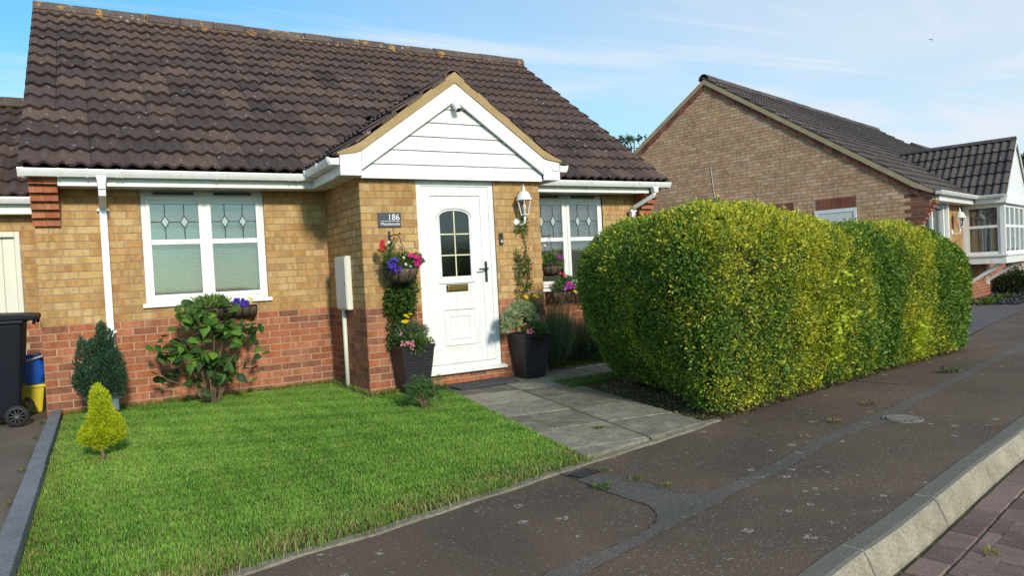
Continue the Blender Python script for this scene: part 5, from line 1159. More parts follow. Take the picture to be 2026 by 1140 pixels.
# broad-leaved weeds in the lawn and cracks
def weed(name, label, x, y, n_, r, h, colr, z=.0, blade=False, group=None):
    t_ = thing(name, label, 'weed', (x, y, z), 0, group); a = RNG.uniform(0, 6.283, n_); rr = r*np.sqrt(RNG.uniform(0, 1, n_))
    r = r*.55; rr = rr*.9; C = np.stack([x+rr*np.cos(a)*.5, y+rr*np.sin(a)*.5, np.full(n_, z)+RNG.uniform(0, h*.4, n_)], 1); D = np.stack([np.cos(a), np.sin(a), RNG.uniform(.25, 1.4, n_)], 1)
    foliage('leaves', t_, C, D, RNG.uniform(.5, 1, n_)*r, RNG.uniform(.14, .3, n_)*r if not blade else .005, colvar(colr, n_, .3), M_LEAF); return t_
for (u, v, nl, r, cl_, lab) in [(1192, 969, 40, .085, (.10, .17, .03), 'green weed growing at the edge of the grey tarmac patch'), (1255, 954, 34, .07, (.17, .18, .04), 'dry weed in the crack beside the grey tarmac patch'), (1318, 967, 26, .055, (.16, .2, .03), 'yellow green weed at the tip of the pavement crack'), (1197, 936, 30, .06, (.13, .18, .04), 'low weed beside the small black cover'),
        (1880, 738, 60, .13, (.09, .12, .03), 'dark weed clump on the pavement beyond the hedge'), (1718, 803, 36, .08, (.22, .19, .05), 'dry weed on the pavement beside the hedge'), (1650, 838, 34, .075, (.26, .19, .06), 'straw coloured weed tuft on the grey trench strip'), (1591, 868, 26, .05, (.26, .20, .07), 'small straw tuft beside the trench strip'),
        (1185, 852, 40, .07, (.12, .16, .04), 'weed between the paving slabs of the path'), (1958, 1043, 40, .05, (.24, .24, .03), 'yellow moss tuft between the road bricks'), (1972, 846, 20, .045, (.30, .20, .08), 'dry leaf litter caught behind the kerb'), (1480, 842, 24, .05, (.12, .20, .04), 'green clipping lying on the pavement by the hedge')]:
    gx, gy = G(u, v); weed('weed', lab, gx, gy, nl, r, .03, cl_, 0.006 if v < 1040 else -.118)
for i, (u, v) in enumerate([(388, 943), (1072, 1050), (548, 1050), (205, 820), (640, 978)]):
    gx, gy = G(u, v); 
    if in_poly(np.array([[gx, gy]]), LAWN)[0]: weed('weed', 'pale broad leaved weed in the lawn', gx, gy, 22, .06, .03, (.15, .24, .06), .02, group='weeds in the lawn')
for i, (u, v) in enumerate([(85, 840), (62, 905), (50, 935), (80, 815), (30, 1000), (72, 870)]):
    gx, gy = G(u, v); weed('weed', 'straggly weed along the drive side of the edging board', gx, gy, 30, .07, .05, (.13, .16, .05), .0, group='weeds along the drive')
# ---------------------------------------------------------------- hedge
HO = np.array([4.49, -4.47]); HA = R(9.6); he = np.array([math.cos(HA), math.sin(HA)]); hn = np.array([0.125, 0.992])   # its end runs parallel to the path
HL, HD, HH = 5.12, 2.15, 1.68
RV, RT = .28, .52                       # rounding of the upright corners and of the shoulders
def rect_out(p2):
    q = np.stack([np.clip(p2[:, 0], RV, HL-RV), np.clip(p2[:, 1], RV, HD-RV)], 1); n2 = unit(np.concatenate([p2-q, np.zeros((len(q), 1))], 1))[:, :2]; return q+n2*RV, n2
def shoulder(p2, n2, z, ins=0.0):
    h = np.clip(z-(HH-RT), 0, RT); inset = RT-np.sqrt(np.maximum(RT*RT-h*h, 0)); sn = (h/RT)[:, None]; cs = np.sqrt(1-sn*sn)
    nn = np.concatenate([n2*cs, sn], 1); p = np.concatenate([p2-n2*inset[:, None], z[:, None]], 1); return p-nn*ins, nn
def hedge_pts(n):
    """points on a box with rounded corners and shoulders: s along, t across, z up, with outward normals"""
    As, At = 2*(HL+HD)*HH, HL*HD; ns = int(n*As/(As+At)); nt_ = n-ns
    f = RNG.uniform(0, 2*(HL+HD), ns); p2 = np.stack([np.where(f < HL, f, np.where(f < HL+HD, HL, np.where(f < 2*HL+HD, f-HL-HD, 0))), np.where(f < HL, 0, np.where(f < HL+HD, f-HL, np.where(f < 2*HL+HD, HD, f-2*HL-HD)))], 1)
    p2, n2 = rect_out(p2); ps, n1_ = shoulder(p2, n2, RNG.uniform(0, HH-.2, ns))
    t2 = np.stack([RNG.uniform(0, HL, nt_), RNG.uniform(0, HD, nt_)], 1); a = np.abs(t2-np.array([HL/2, HD/2]))-(np.array([HL/2, HD/2])-RV); sdf = np.linalg.norm(np.maximum(a, 0), axis=1)+np.minimum(a.max(1), 0)-RV
    ok = sdf < -.03; t2, d = t2[ok], -sdf[ok]; sg = np.sign(t2-np.array([HL/2, HD/2])); am = a[ok]; g = np.where(am > 0, am, 0)*sg; flat = np.linalg.norm(g, axis=1) < 1e-6; g[flat] = (np.where(am == am.max(1, keepdims=True), 1.0, 0)*sg)[flat]; g = g/np.maximum(np.linalg.norm(g, axis=1, keepdims=True), 1e-9)
    k = np.clip(1-d/RT, 0, 1); zt = HH-RT+RT*np.sqrt(1-k*k); pt_ = np.concatenate([t2, zt[:, None]], 1); nt2 = np.concatenate([g*k[:, None], np.sqrt(1-k*k)[:, None]], 1)
    return np.concatenate([ps, pt_]), np.concatenate([n1_, nt2])
def hedge_shape(p, nn):
    s, t, z = p[:, 0].copy(), p[:, 1].copy(), p[:, 2].copy()
    Hs = np.interp(s, [0, .4, .9, 1.4, 2.0, 2.75, 3.3, 3.9, 4.4, 5.1], [.98, 1.01, 1.01, .975, .935, .915, .945, .94, .90, .82]); Hs = Hs - .05*np.clip((t-.9), 0, 1)
    bul = wav(p, 11, 2.2)*.065+wav(p, 12, 6.0)*.030 - .07*np.exp(-((s-2.75)/.28)**2)
    p2 = p + nn*bul[:, None]; s, t, z = p2[:, 0], p2[:, 1], p2[:, 2]*Hs
    low = np.clip(1-z/.75, 0, 1)**1.4
    s = s + .42*low*np.clip(1-s/1.2, 0, 1)*np.clip((t-.15)/1.0, 0, 1) - .20*np.clip(1-s/.8, 0, 1)*np.clip(z/1.0, 0, 1); t = t + .03*low*np.clip(1-t/.7, 0, 1) - .05*np.clip(1-t/.7, 0, 1)*np.sin(np.clip(z, 0, 1.5)*2.1)
    return np.stack([HO[0]+s*he[0]+t*hn[0], HO[1]+s*he[1]+t*hn[1], z], 1)
hedge = thing('hedge', 'clipped golden and green privet hedge beside the pavement', 'hedge', (HO[0]+he[0]*2.4+hn[0]*.7, HO[1]+he[1]*2.4+hn[1]*.7, 0))
n = 330000; p, nn = hedge_pts(n); n = len(p); dep = RNG.uniform(0, 1, n)**1.6*.13
ps = hedge_shape(p - nn*dep[:, None], nn); nw = np.stack([nn[:, 0]*he[0]+nn[:, 1]*hn[0], nn[:, 0]*he[1]+nn[:, 1]*hn[1], nn[:, 2]], 1)
hollow = wav(p, 51, 15.0)+.7*wav(p, 52, 34.0)
ps = ps + nw*(np.where(RNG.uniform(size=n) < .05, RNG.uniform(0, .05, n), 0))[:, None]
keep = (ps[:, 2] > .05) & ~((hollow < -.55) & (dep < .07) & (RNG.uniform(size=n) < .8)) & ~((p[:, 1] > HD-.05) & (RNG.uniform(size=n) < .6)) & ~((ps[:, 2] < .22+.10*wav(p, 31, 9)) & (RNG.uniform(size=n) < .25))
p, nn, ps, nw, dep = p[keep], nn[keep], ps[keep], nw[keep], dep[keep]; n = len(p)
s_, t_, z_ = p[:, 0], p[:, 1], p[:, 2]
ss = s_ + .34*wav(p, 21, 3.0) + .16*wav(p, 22, 9.0) + .16*(z_-.8)*np.where(s_ < 2.5, -.4, .5)
gold_and_sun = np.interp(ss, [-.3, .05, .25, .55, 1.15, 1.8, 2.15, 2.45, 2.95, 3.15, 3.45, 4.10, 4.35, 4.6, 5.3], [.14, .16, .40, .58, .62, .58, .42, .20, .16, .30, .62, .62, .34, .10, .05])
gold_and_sun = gold_and_sun*(1 - .78*np.clip(-nn[:, 0], 0, 1)) + .50*np.clip(nn[:, 2], 0, 1)*np.interp(ss, [0, .3, 2.2, 2.5, 3.0, 3.3, 4.2, 4.4], [.8, 1, 1, .3, .3, 1, 1, 0]) + .42*wav(p, 23, 6.0) + .34*wav(p, 24, 17.0)  # shaded end painted greener, sunlit top more golden, over the real leaf patches
isg = RNG.uniform(size=n) < np.clip(gold_and_sun, .02, .93)
cg1, cg2 = np.array([.62, .55, .055]), np.array([.38, .42, .045]); gr1, gr2 = np.array([.085, .175, .028]), np.array([.21, .32, .055])
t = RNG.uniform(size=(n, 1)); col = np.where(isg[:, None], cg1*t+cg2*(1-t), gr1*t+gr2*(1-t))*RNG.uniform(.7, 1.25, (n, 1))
# a few larger bright shoots of an escaped plant
D = nw*.75 + RNG.normal(size=(n, 3))*.62 + np.array([0, 0, .22])
grn = ((ss > 2.28) & (ss < 3.1)) | (ss > 4.4)
Ls = RNG.uniform(.020, .037, n)*np.where(grn & ~isg, 1.5, 1.0)
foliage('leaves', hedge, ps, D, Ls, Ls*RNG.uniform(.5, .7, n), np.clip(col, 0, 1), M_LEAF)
# broad yellow-green shoots low down
for cx, cz, m in ((1.72, .62, 70), (1.62, .33, 60), (3.42, .30, 110), (1.82, .98, 30)):
    s1 = cx+RNG.normal(size=m)*.10; z1_ = np.abs(cz+RNG.normal(size=m)*.09)+.03; t1 = np.full(m, -.06); pp = np.stack([s1, t1, z1_], 1); low = np.zeros((m, 3)); low[:, 1] = -1
    C = hedge_shape(pp, low*0); DD = np.stack([RNG.normal(size=m)*.6-.1, np.full(m, -.6), RNG.normal(size=m)*.5+.3], 1); foliage('bright_shoots', hedge, C, DD, RNG.uniform(.045, .075, m), RNG.uniform(.025, .042, m), colvar((.42, .50, .035), m, .25), M_LEAF)
m = 120                                             # solid dark core added behind the leaves in place of shaded twigs
core = MB(); per = []
for i in range(60): per.append((HL*i/60, 0))
for i in range(24): per.append((HL, HD*i/24))
for i in range(60): per.append((HL-HL*i/60, HD))
for i in range(24): per.append((0, HD-HD*i/24))
p2, n2 = rect_out(np.array(per, float)); np_ = len(per); zs = [.10, .3, .5, .7, .9, 1.05, 1.16, 1.26, 1.36, 1.45, 1.53, 1.60, 1.65, 1.68]
for z in zs:
    pc, nc = shoulder(p2, n2, np.full(np_, min(z, HH)), .14); core.add([tuple(q) for q in hedge_shape(pc, nc)], [])
core.f = [(j*np_+i, j*np_+(i+1) % np_, (j+1)*np_+(i+1) % np_, (j+1)*np_+i) for j in range(len(zs)-1) for i in range(np_)] + [tuple((len(zs)-1)*np_+i for i in range(np_))]
core.build('dark_core', M_CORE, hedge)
for i in range(16):
    s0 = .42+i*.29+random.uniform(-.06, .06); t0 = .45+random.uniform(-.12, .2); b0 = hedge_shape(np.array([[s0, t0, .0]]), np.zeros((1, 3)))[0]; q = MB()
    for k in range(2): q.tube([tuple(b0), tuple(b0+np.array([random.uniform(-.08, .08), random.uniform(-.1, .06), .22])), tuple(b0+np.array([random.uniform(-.18, .18), random.uniform(-.22, .15), .48]))], [.019, .014, .009], 6)
    q.build('stem', M_BARK, hedge, True)
# bed litter under the hedge
k = 5200; a = RNG.uniform(.0, 4.75, k); b = RNG.uniform(.02, 1.1, k); C = np.stack([HO[0]+a*he[0]+b*hn[0]-.10*(a < .3), HO[1]+a*he[1]+b*hn[1], np.full(k, .006)], 1); litr = RNG.uniform(size=k)
k2_ = 3200; b = RNG.uniform(.05, 2.3, k2_); a = RNG.uniform(-.30, .5, k2_); C2 = np.stack([4.37+.19*b*.9+a*.9, -4.36+b*.95, np.full(k2_, .004)], 1); C = np.concatenate([C, C2]); 
D = RNG.normal(size=(len(C), 3))*[1, 1, .25]; foliage('leaf_litter', None, C, D, RNG.uniform(.012, .038, len(C)), RNG.uniform(.008, .02, len(C)), np.clip(np.where(RNG.uniform(size=(len(C), 1)) < .25, colvar((.09, .15, .03), len(C)), colvar((.17, .115, .062), len(C), .5)), 0, 1)); tag(bpy.data.objects['leaf_litter'], 'brown dead leaves and clippings on the soil under the hedge', 'leaf litter')
q = np.stack([RNG.uniform(4.55, 5.5, 3000), RNG.uniform(-2.5, -1.95, 3000), np.full(3000, 0.0)], 1); q = q[(q[:, 1] > -2.45+.25*(q[:, 0]-4.6)) & (q[:, 0]-4.6 > -.18*(q[:, 1]+2.0)*-1)]; blades('bed_grass', q, RNG.uniform(.03, .07, len(q)), .9, colvar((.12, .18, .03), len(q), .4), w=.006); tag(bpy.data.objects['bed_grass'], 'rough grass at the corner of the hedge bed', 'grass')
# ---------------------------------------------------------------- small conifers
def conifer(name, label, cat, x, y, z0, lobes, n, col_out, col_in, tuft, trunk_h, upb=.9, rad=.012):
    t_ = thing(name, label, cat, (x, y, 0)); tr = MB(); tr.tube([(x, y, -.02), (x+.006, y, trunk_h*.5), (x, y+.004, trunk_h+.15), (x, y, lobes[0][2]+lobes[0][3]*.7)], [rad*1.3, rad, rad*.8, rad*.3], 7); tr.build('trunk', M_BARK, t_, True)
    C = []; Dd = []; cc = []
    tot = sum(l[3]*l[4] for l in lobes)
    for (dx, dy, zc, h, r) in lobes:
        m = int(n*h*r/tot); d = unit(RNG.normal(size=(m, 3))); rr = RNG.uniform(.35, 1, m)**.45; zf = d[:, 2]
        taper = np.where(zf > 0, (1-zf*.55), 1-.15*zf*zf); pp = np.stack([x+dx+d[:, 0]*r*rr*taper, y+dy+d[:, 1]*r*rr*taper, zc+zf*h*rr], 1)
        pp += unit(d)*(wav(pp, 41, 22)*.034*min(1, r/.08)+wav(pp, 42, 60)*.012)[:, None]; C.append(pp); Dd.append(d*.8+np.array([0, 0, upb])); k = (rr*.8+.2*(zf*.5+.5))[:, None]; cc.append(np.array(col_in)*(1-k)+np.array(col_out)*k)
    C, Dd, cc = np.concatenate(C), np.concatenate(Dd), np.concatenate(cc); m = len(C); cc = cc*RNG.uniform(.7, 1.3, (m, 1)); reps = 3
    C2 = np.repeat(C, reps, 0)+RNG.normal(size=(m*reps, 3))*tuft*.18; D2 = np.repeat(Dd, reps, 0)+RNG.normal(size=(m*reps, 3))*.55
    foliage('crown', t_, C2, D2, RNG.uniform(.5, 1.1, m*reps)*tuft, tuft*.22, np.clip(np.repeat(cc, reps, 0), 0, 1)); return t_
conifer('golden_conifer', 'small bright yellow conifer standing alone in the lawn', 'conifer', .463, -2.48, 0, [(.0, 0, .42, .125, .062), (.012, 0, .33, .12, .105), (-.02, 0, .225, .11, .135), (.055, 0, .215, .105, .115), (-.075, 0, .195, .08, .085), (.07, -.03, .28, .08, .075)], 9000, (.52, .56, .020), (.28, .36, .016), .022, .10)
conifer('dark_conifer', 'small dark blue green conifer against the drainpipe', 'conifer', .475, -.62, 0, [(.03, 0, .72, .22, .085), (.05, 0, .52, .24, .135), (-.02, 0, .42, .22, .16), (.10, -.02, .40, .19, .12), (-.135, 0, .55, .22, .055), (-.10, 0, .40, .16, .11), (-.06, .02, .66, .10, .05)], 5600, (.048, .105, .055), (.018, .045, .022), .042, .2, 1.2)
# dwarf pine
pn_ = thing('dwarf_pine', 'tiny bushy pine on the lawn corner by the path', 'pine', (2.975, -2.345, 0)); px0, py0 = 2.975, -2.345
tr = MB(); tips = []
for i in range(15):
    a = i*2.4; r = random.uniform(.05, .17); h = random.uniform(.13, .25)-.25*r; e = (px0+r*math.cos(a), py0+r*math.sin(a)*.8, h+.01); tr.tube([(px0, py0, -.01), (px0+.25*r*math.cos(a), py0+.2*r*math.sin(a), .08), e], [.013, .008, .004], 6); tips.append(e)
tr.build('trunk', M_BARK, pn_, True); C = []; Dd = []
for e in tips:
    for j in range(5):
        c = np.array(e)+RNG.normal(size=3)*[.028, .028, .024]; m = 75; d = unit(RNG.normal(size=(m, 3))+np.array([0, 0, .75])); C.append(np.repeat(c[None], m, 0)+d*.006); Dd.append(d)
C, Dd = np.concatenate(C), np.concatenate(Dd); foliage('needles', pn_, C, Dd, RNG.uniform(.026, .045, len(C)), .0042, colvar((.085, .17, .05), len(C), .4))
# ---------------------------------------------------------------- broad-leaved shrub under the window
def leaf_shape_mesh(col, l=.10, w=.085, name='leaf'):
    out = [(0, 0), (.24, -.07), (.43, .06), (.50, .28), (.38, .52), (.22, .74), (.07, .95), (0, 1.14)]
    V = [(0, 0, 0)]; mb = MB(); mb.cur = col
    pts = [(x*w/.96*.96, y*l, -.16*abs(x)*w-.10*l*(y-.4)**2*1.4 + .003*math.sin(y*14)) for x, y in out]; L_ = pts; Rr = [(-a, b, c) for a, b, c in pts[1:-1]]
    mid = [(0, y*l, .006-.10*l*(y-.4)**2*1.4) for x, y in out]
    vs = mid + L_[1:-1] + Rr; n0 = len(mid); k = len(out)-2
    fs = []
    for i in range(k-1): fs.append((i+1, i+2, n0+i+1, n0+i)); fs.append((i+1, n0+k+i, n0+k+i+1, i+2))
    fs += [(0, 1, n0), (0, n0+k, 1), (k, k+1, n0+k-1), (k, n0+2*k-1, k+1)]
    mb.add(vs, fs); me = mb.mesh(name, M_GLOSSLEAF, smooth=True); return me
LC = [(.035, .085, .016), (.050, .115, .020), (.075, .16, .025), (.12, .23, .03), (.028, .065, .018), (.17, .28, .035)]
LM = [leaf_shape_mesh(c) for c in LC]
sx, sy = 1.452, -.42
shrub = thing('leafy_shrub', 'multi stemmed shrub with broad heart shaped leaves under the window', 'shrub', (sx, sy, 0))
ends = []; stems = [(-.30, .50), (-.18, .62), (-.06, .78), (.05, .72), (.15, .68), (.26, .55), (-.42, .30), (.36, .40)]
for dx, h in stems:
    b0 = Vector((sx+dx*.10, sy+random.uniform(-.03, .03), -.02)); e = Vector((sx+dx, sy+random.uniform(-.12, .08), h)); mdl = b0.lerp(e, .5)+Vector((-dx*.10, 0, .06))
    q = MB(); q.tube([b0, b0.lerp(mdl, .5)+Vector((random.uniform(-.01, .01), 0, 0)), mdl, e], [.010, .009, .007, .004], 7); q.build('stem', M_BARK, shrub, True); ends += [e, mdl.lerp(e, .5)]
prof_z = [.24, .34, .45, .60, .75, .88, 1.00, 1.10]; prof_l = [-.14, -.44, -.50, -.50, -.42, -.33, -.25, -.12]; prof_r = [.10, .34, .42, .46, .46, .42, .30, .16]
nodes = []
for i in range(46):                                  # branch tips carrying sprays of leaves, with gaps between
    z = .31+.74*((i*.618) % 1.0); l, r = np.interp(z, prof_z, prof_l), np.interp(z, prof_z, prof_r); nodes.append((l+(r-l)*(.03+.94*((i*.7548+.2) % 1.0)), random.uniform(-.20, .14), z))
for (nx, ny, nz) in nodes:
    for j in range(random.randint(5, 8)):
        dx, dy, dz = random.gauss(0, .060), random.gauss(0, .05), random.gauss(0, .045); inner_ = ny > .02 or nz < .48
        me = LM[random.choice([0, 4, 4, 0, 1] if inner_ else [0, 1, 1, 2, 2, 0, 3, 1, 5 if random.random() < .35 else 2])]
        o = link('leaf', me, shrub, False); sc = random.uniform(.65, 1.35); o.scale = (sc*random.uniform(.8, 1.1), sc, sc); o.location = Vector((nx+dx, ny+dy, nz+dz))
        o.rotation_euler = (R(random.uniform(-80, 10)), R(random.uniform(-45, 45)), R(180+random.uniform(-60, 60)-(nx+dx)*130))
for (dx, z, sc) in ((-.57, .66, .95), (-.45, .62, .9), (-.54, .40, .9), (-.36, .82, .95), (.56, .50, .9), (.50, .54, .95), (.44, .215, .85), (.47, .80, .9), (-.10, .20, .8)):
    o = link('leaf', LM[3 if random.random() < .6 else 2], shrub, False); o.scale = (sc, sc, sc); o.location = Vector((dx, random.uniform(-.1, .05), z)); o.rotation_euler = (R(random.uniform(-50, -5)), R(random.uniform(-30, 30)), R(180-dx*100))
# ---------------------------------------------------------------- flowers
_fl = {}
def flower_mesh(col, r, centre=(.6, .5, .05), petals=5):
    key = (col, r, petals)
    if key in _fl: return _fl[key]
    mb = MB(); 
    for i in range(petals):
        a = 2*math.pi*i/petals; da = math.pi/petals*.95; mb.cur = tuple(min(1, c*random.uniform(.85, 1.15)) for c in col)
        P_ = lambda rr, t, z: (rr*math.cos(t), rr*math.sin(t), z); mb.add([(0, 0, -.1*r), P_(.7*r, a-da, .12*r), P_(r, a-da*.4, .18*r), P_(r, a+da*.4, .18*r), P_(.7*r, a+da, .12*r)], [(0, 1, 2, 3, 4)])
    mb.cur = centre; mb.lathe([(.16*r, 0), (.12*r, .06*r), (.01*r, .09*r)], (0, 0, 0), 6); _fl[key] = mb.mesh('flower', M_PETAL); return _fl[key]
def flowers(root, pts, col, r, petals=5, face=(-.2, -1, .55), name='flower'):
    me = flower_mesh(col, r, petals=petals)
    for p in pts:
        o = link(name, me, root, False); o.location = Vector(p)-Vector(root.location); d = Vector(face)+Vector((random.gauss(0, .3), random.gauss(0, .2), random.gauss(0, .3))); o.rotation_euler = d.to_track_quat('Z', 'Y').to_euler(); k = random.uniform(.8, 1.2); o.scale = (k, k, k)
def blob_plant(name, label, cat, c, rad, n, L, Wd, col, base=None, upb=.35, group=None, part='leaves'):
    t_ = thing(name, label, cat, base or (c[0], c[1], c[2]-rad[2]*.8), 0, group); d = unit(RNG.normal(size=(n, 3))); rr = RNG.uniform(.2, 1, n)**.5
    C = np.array(c)+d*rr[:, None]*np.array(rad); foliage(part, t_, C, d*.9+np.array([0, -.1, upb])+RNG.normal(size=(n, 3))*.45, RNG.uniform(.6, 1.15, n)*L, RNG.uniform(.7, 1.2, n)*Wd, np.clip(colvar(col, n, .35), 0, 1)); return t_
def rosette(root, c, n, L, Wd, col, part='rosette'):
    d = unit(RNG.normal(size=(n, 3))+np.array([0, -.25, .45])); foliage(part, root, np.array(c)+d*.008, d, RNG.uniform(.7, 1.1, n)*L, Wd, np.clip(colvar(col, n, .2), 0, 1))
# hanging baskets
def basket(label, x, y, ztop, r, hang_z, wall_y, group=None, arm=True):
    t_ = thing('hanging_basket', label, 'basket', (x, y, ztop-r*.85), 0, group)
    MB().lathe([(.02, -r*.85), (r*.45, -r*.80), (r*.78, -r*.55), (r*.95, -r*.25), (r*.99, 0), (r*.9, 0), (r*.7, -.03)], (x, y, ztop), 22).build('coir_liner', M_COIR, t_, True)
    for i in range(9):
        a = 2*math.pi*i/9; pth = [(x+math.cos(a)*r*q, y+math.sin(a)*r*q, ztop+r*h) for q, h in ((.05, -.87), (.48, -.82), (.81, -.57), (.98, -.26), (1.02, 0.0))]; MB().tube(pth, .0045, 5).build('wire_rib', M_BLACKM, t_, True)
    MB().tube([(x+math.cos(2*math.pi*i/24)*r*1.02, y+math.sin(2*math.pi*i/24)*r*1.02, ztop+.002) for i in range(25)], .005, 5).build('rim_wire', M_BLACKM, t_, True)
    for i in range(3):
        a = 2*math.pi*i/3+.5; MB().tube([(x+math.cos(a)*r, y+math.sin(a)*r, ztop), (x, y, hang_z)], .003, 4).build('chain', M_BLACKM, t_)
    if arm:
        b = thing('basket_bracket', 'black iron bracket holding the '+('basket left of the front door' if x < 4 else 'basket by the right window'), 'bracket', (x, wall_y, hang_z))
        MB().box(x-.012-.03, x+.012-.03, wall_y-.008, wall_y-.001, hang_z-.17, hang_z+.06).build('back_plate', M_BLACKM, b); MB().tube([(x-.03, wall_y-.005, hang_z+.005), (x-.015, (wall_y+y)/2, hang_z+.012), (x, y, hang_z+.01), (x, y-.02, hang_z+.025), (x, y-.03, hang_z+.01)], .006, 6).build('arm', M_BLACKM, b, True)
        sc = [(x-.03, wall_y-.006, hang_z-.12), (x-.02, wall_y-.05, hang_z-.05), (x-.012, wall_y-.10, hang_z-.01), (x-.012, wall_y-.12, hang_z-.03), (x-.014, wall_y-.10, hang_z-.045)]; MB().tube(sc, .005, 6).build('scroll', M_BLACKM, b, True)
    return t_
BXc, BYc = 3.27, PY-.21; _x, bz = OY(793, 531, BYc); basket('round hanging basket with brown liner left of the front door', _x, BYc, bz, .178, OY(793, 466, BYc)[1], PY-.006); BXc = _x
def at(u, v, y): X, Z = OY(u, v, y); return (X, y, Z)
bp_ = blob_plant('trailing_plant', 'green foliage with purple and white lobelia filling the door basket', 'plant', (BXc, BYc-.01, bz+.045), (.185, .16, .10), 900, .05, .014, (.075, .15, .03), (BXc, BYc, bz))
flowers(bp_, [at(782+random.uniform(-14, 12), 524+random.uniform(-13, 14), BYc-.17+random.uniform(-.02, .05)) for i in range(46)], (.075, .035, .42), .016); flowers(bp_, [at(u, v, BYc-.17) for u, v in [(803, 523), (806, 535), (812, 527), (769, 479), (767, 481), (799, 510)]], (.72, .70, .55), .014)
pet = blob_plant('petunia', 'magenta petunia spilling over the right side of the door basket', 'flowers', at(822, 515, BYc-.06), (.06, .08, .06), 220, .05, .022, (.10, .19, .04), (BXc+.1, BYc, bz)); flowers(pet, [at(u, v, BYc-.15) for u, v in [(808, 505), (815, 506), (818, 508), (826, 521), (829, 516), (831, 512), (824, 509)]], (.50, .015, .17), .033, face=(-.1, -1, .2))
sn = thing('snapdragon', 'tall stemmed red snapdragon rising from the door basket', 'flowers', (BXc-.14, BYc, bz)); m = 260; C = np.stack([BXc-.15+RNG.normal(size=m)*.035, BYc-.03+RNG.normal(size=m)*.04, bz+RNG.uniform(.0, .23, m)], 1); foliage('leaves', sn, C, RNG.normal(size=(m, 3))*.6+[-.1, -.3, .3], RNG.uniform(.03, .055, m), .012, colvar((.08, .16, .03), m)); flowers(sn, [at(755+random.uniform(-4, 4), 484+random.uniform(-9, 9), BYc-.06) for i in range(16)], (.62, .02, .05), .017)
m = 240; C = np.stack([BXc-.02+RNG.normal(size=m)*.05, BYc+.0+RNG.normal(size=m)*.04, bz+RNG.uniform(.05, .24, m)*np.abs(RNG.normal(size=m))*.8], 1); sp_ = thing('wispy_plant', 'thin upright foliage in the middle of the door basket', 'plant', (BXc, BYc, bz)); foliage('leaves', sp_, C, RNG.normal(size=(m, 3))*.5+[0, -.1, .8], RNG.uniform(.03, .06, m), .008, colvar((.13, .19, .06), m))
# climbers on the porch wall
def climber(label, boxes, n, L, Wd, col, depth=.07):
    x0 = np.mean([b[0] for b in boxes]); t_ = thing('climbing_plant', label, 'climber', (x0, PY-.02, .1)); C = []
    tot = sum((b[1]-b[0])*(b[3]-b[2])*b[4] for b in boxes)
    for (a, b, c, d, k) in boxes:
        m = int(n*(b-a)*(d-c)*k/tot); q = np.stack([RNG.uniform(a, b, m), PY-.015-RNG.uniform(0, 1, m)**1.5*depth, RNG.uniform(c, d, m)], 1); q = q[(wav(q, 61, 22) > -.55)]; C.append(q)
    C = np.concatenate(C); m = len(C); foliage('leaves', t_, C, RNG.normal(size=(m, 3))*.6+[0, -.45, -.15], RNG.uniform(.6, 1.2, m)*L, RNG.uniform(.7, 1.2, m)*Wd, np.clip(colvar(col, m, .4), 0, 1)); 
    for (a, b, c, d, k) in boxes[:3]:
        q = MB(); q.tube([((a+b)/2, PY-.02, c), ((a+b)/2+.02, PY-.025, (c+d)/2), ((a+b)/2-.01, PY-.02, d)], .006, 5); q.build('stem', M_BARK, t_, True)
    return t_
climber('dense dark green climber on the porch wall behind the left planter', [(3.04, 3.36, .84, 1.10, 1.0), (3.05, 3.33, .48, .86, .9), (3.09, 3.38, 1.04, 1.20, .9)], 2600, .055, .020, (.055, .11, .018), .13)
climber('thin climbing plant trailing up the wall below the white lantern', [(4.60, 4.70, 1.05, 1.40, 1.0), (4.70, 4.82, 1.0, 1.36, 1.0), (4.72, 4.78, 1.35, 1.62, .6), (4.63, 4.80, 1.62, 1.74, 1.0), (4.70, 4.80, 1.72, 1.83, .9), (4.58, 4.68, 1.35, 1.45, .5), (4.60, 4.82, .86, 1.06, .9)], 900, .045, .014, (.085, .15, .03), .05)
# planters
def planter(label, x, y, hb, ht, H):
    t_ = thing('planter', label, 'planter', (x, y, .012)); n = 18; mb = MB(); vs = []; fs = []
    for j in range(n+1):
        z = .012+H*j/n; h = hb+(ht-hb)*(j/n)**.85; rp = .0
        for a, b in ((-1, -1), (1, -1), (1, 1), (-1, 1)): vs.append((x+a*h, y+b*h, z))
    for j in range(n):
        for i in range(4): fs.append((j*4+i, j*4+(i+1) % 4, (j+1)*4+(i+1) % 4, (j+1)*4+i))
    fs.append((3, 2, 1, 0)); mb.add(vs, fs); mb.build('body', M_POT, t_)
    r = MB(); h = ht
    r.box(x-h-.006, x+h+.006, y-h-.006, y-h+.012, H-.012, H+.016); r.box(x-h-.006, x+h+.006, y+h-.012, y+h+.006, H-.012, H+.016); r.box(x-h-.006, x-h+.012, y-h+.012, y+h-.012, H-.012, H+.016); r.box(x+h-.012, x+h+.006, y-h+.012, y+h-.012, H-.012, H+.016); r.build('rim', M_POT, t_)
    MB().box(x-h+.013, x+h-.013, y-h+.013, y+h-.013, H-.06, H-.04).build('compost', M_SOIL, t_)
PLX, PLY, PRX, PRY_, PH = 3.245, PY-.195, 4.645, PY-.20, .50
planter('tall dark ribbed planter left of the front door', PLX, PLY, .112, .178, PH); planter('tall dark ribbed planter right of the front door', PRX, PRY_, .112, .178, PH)
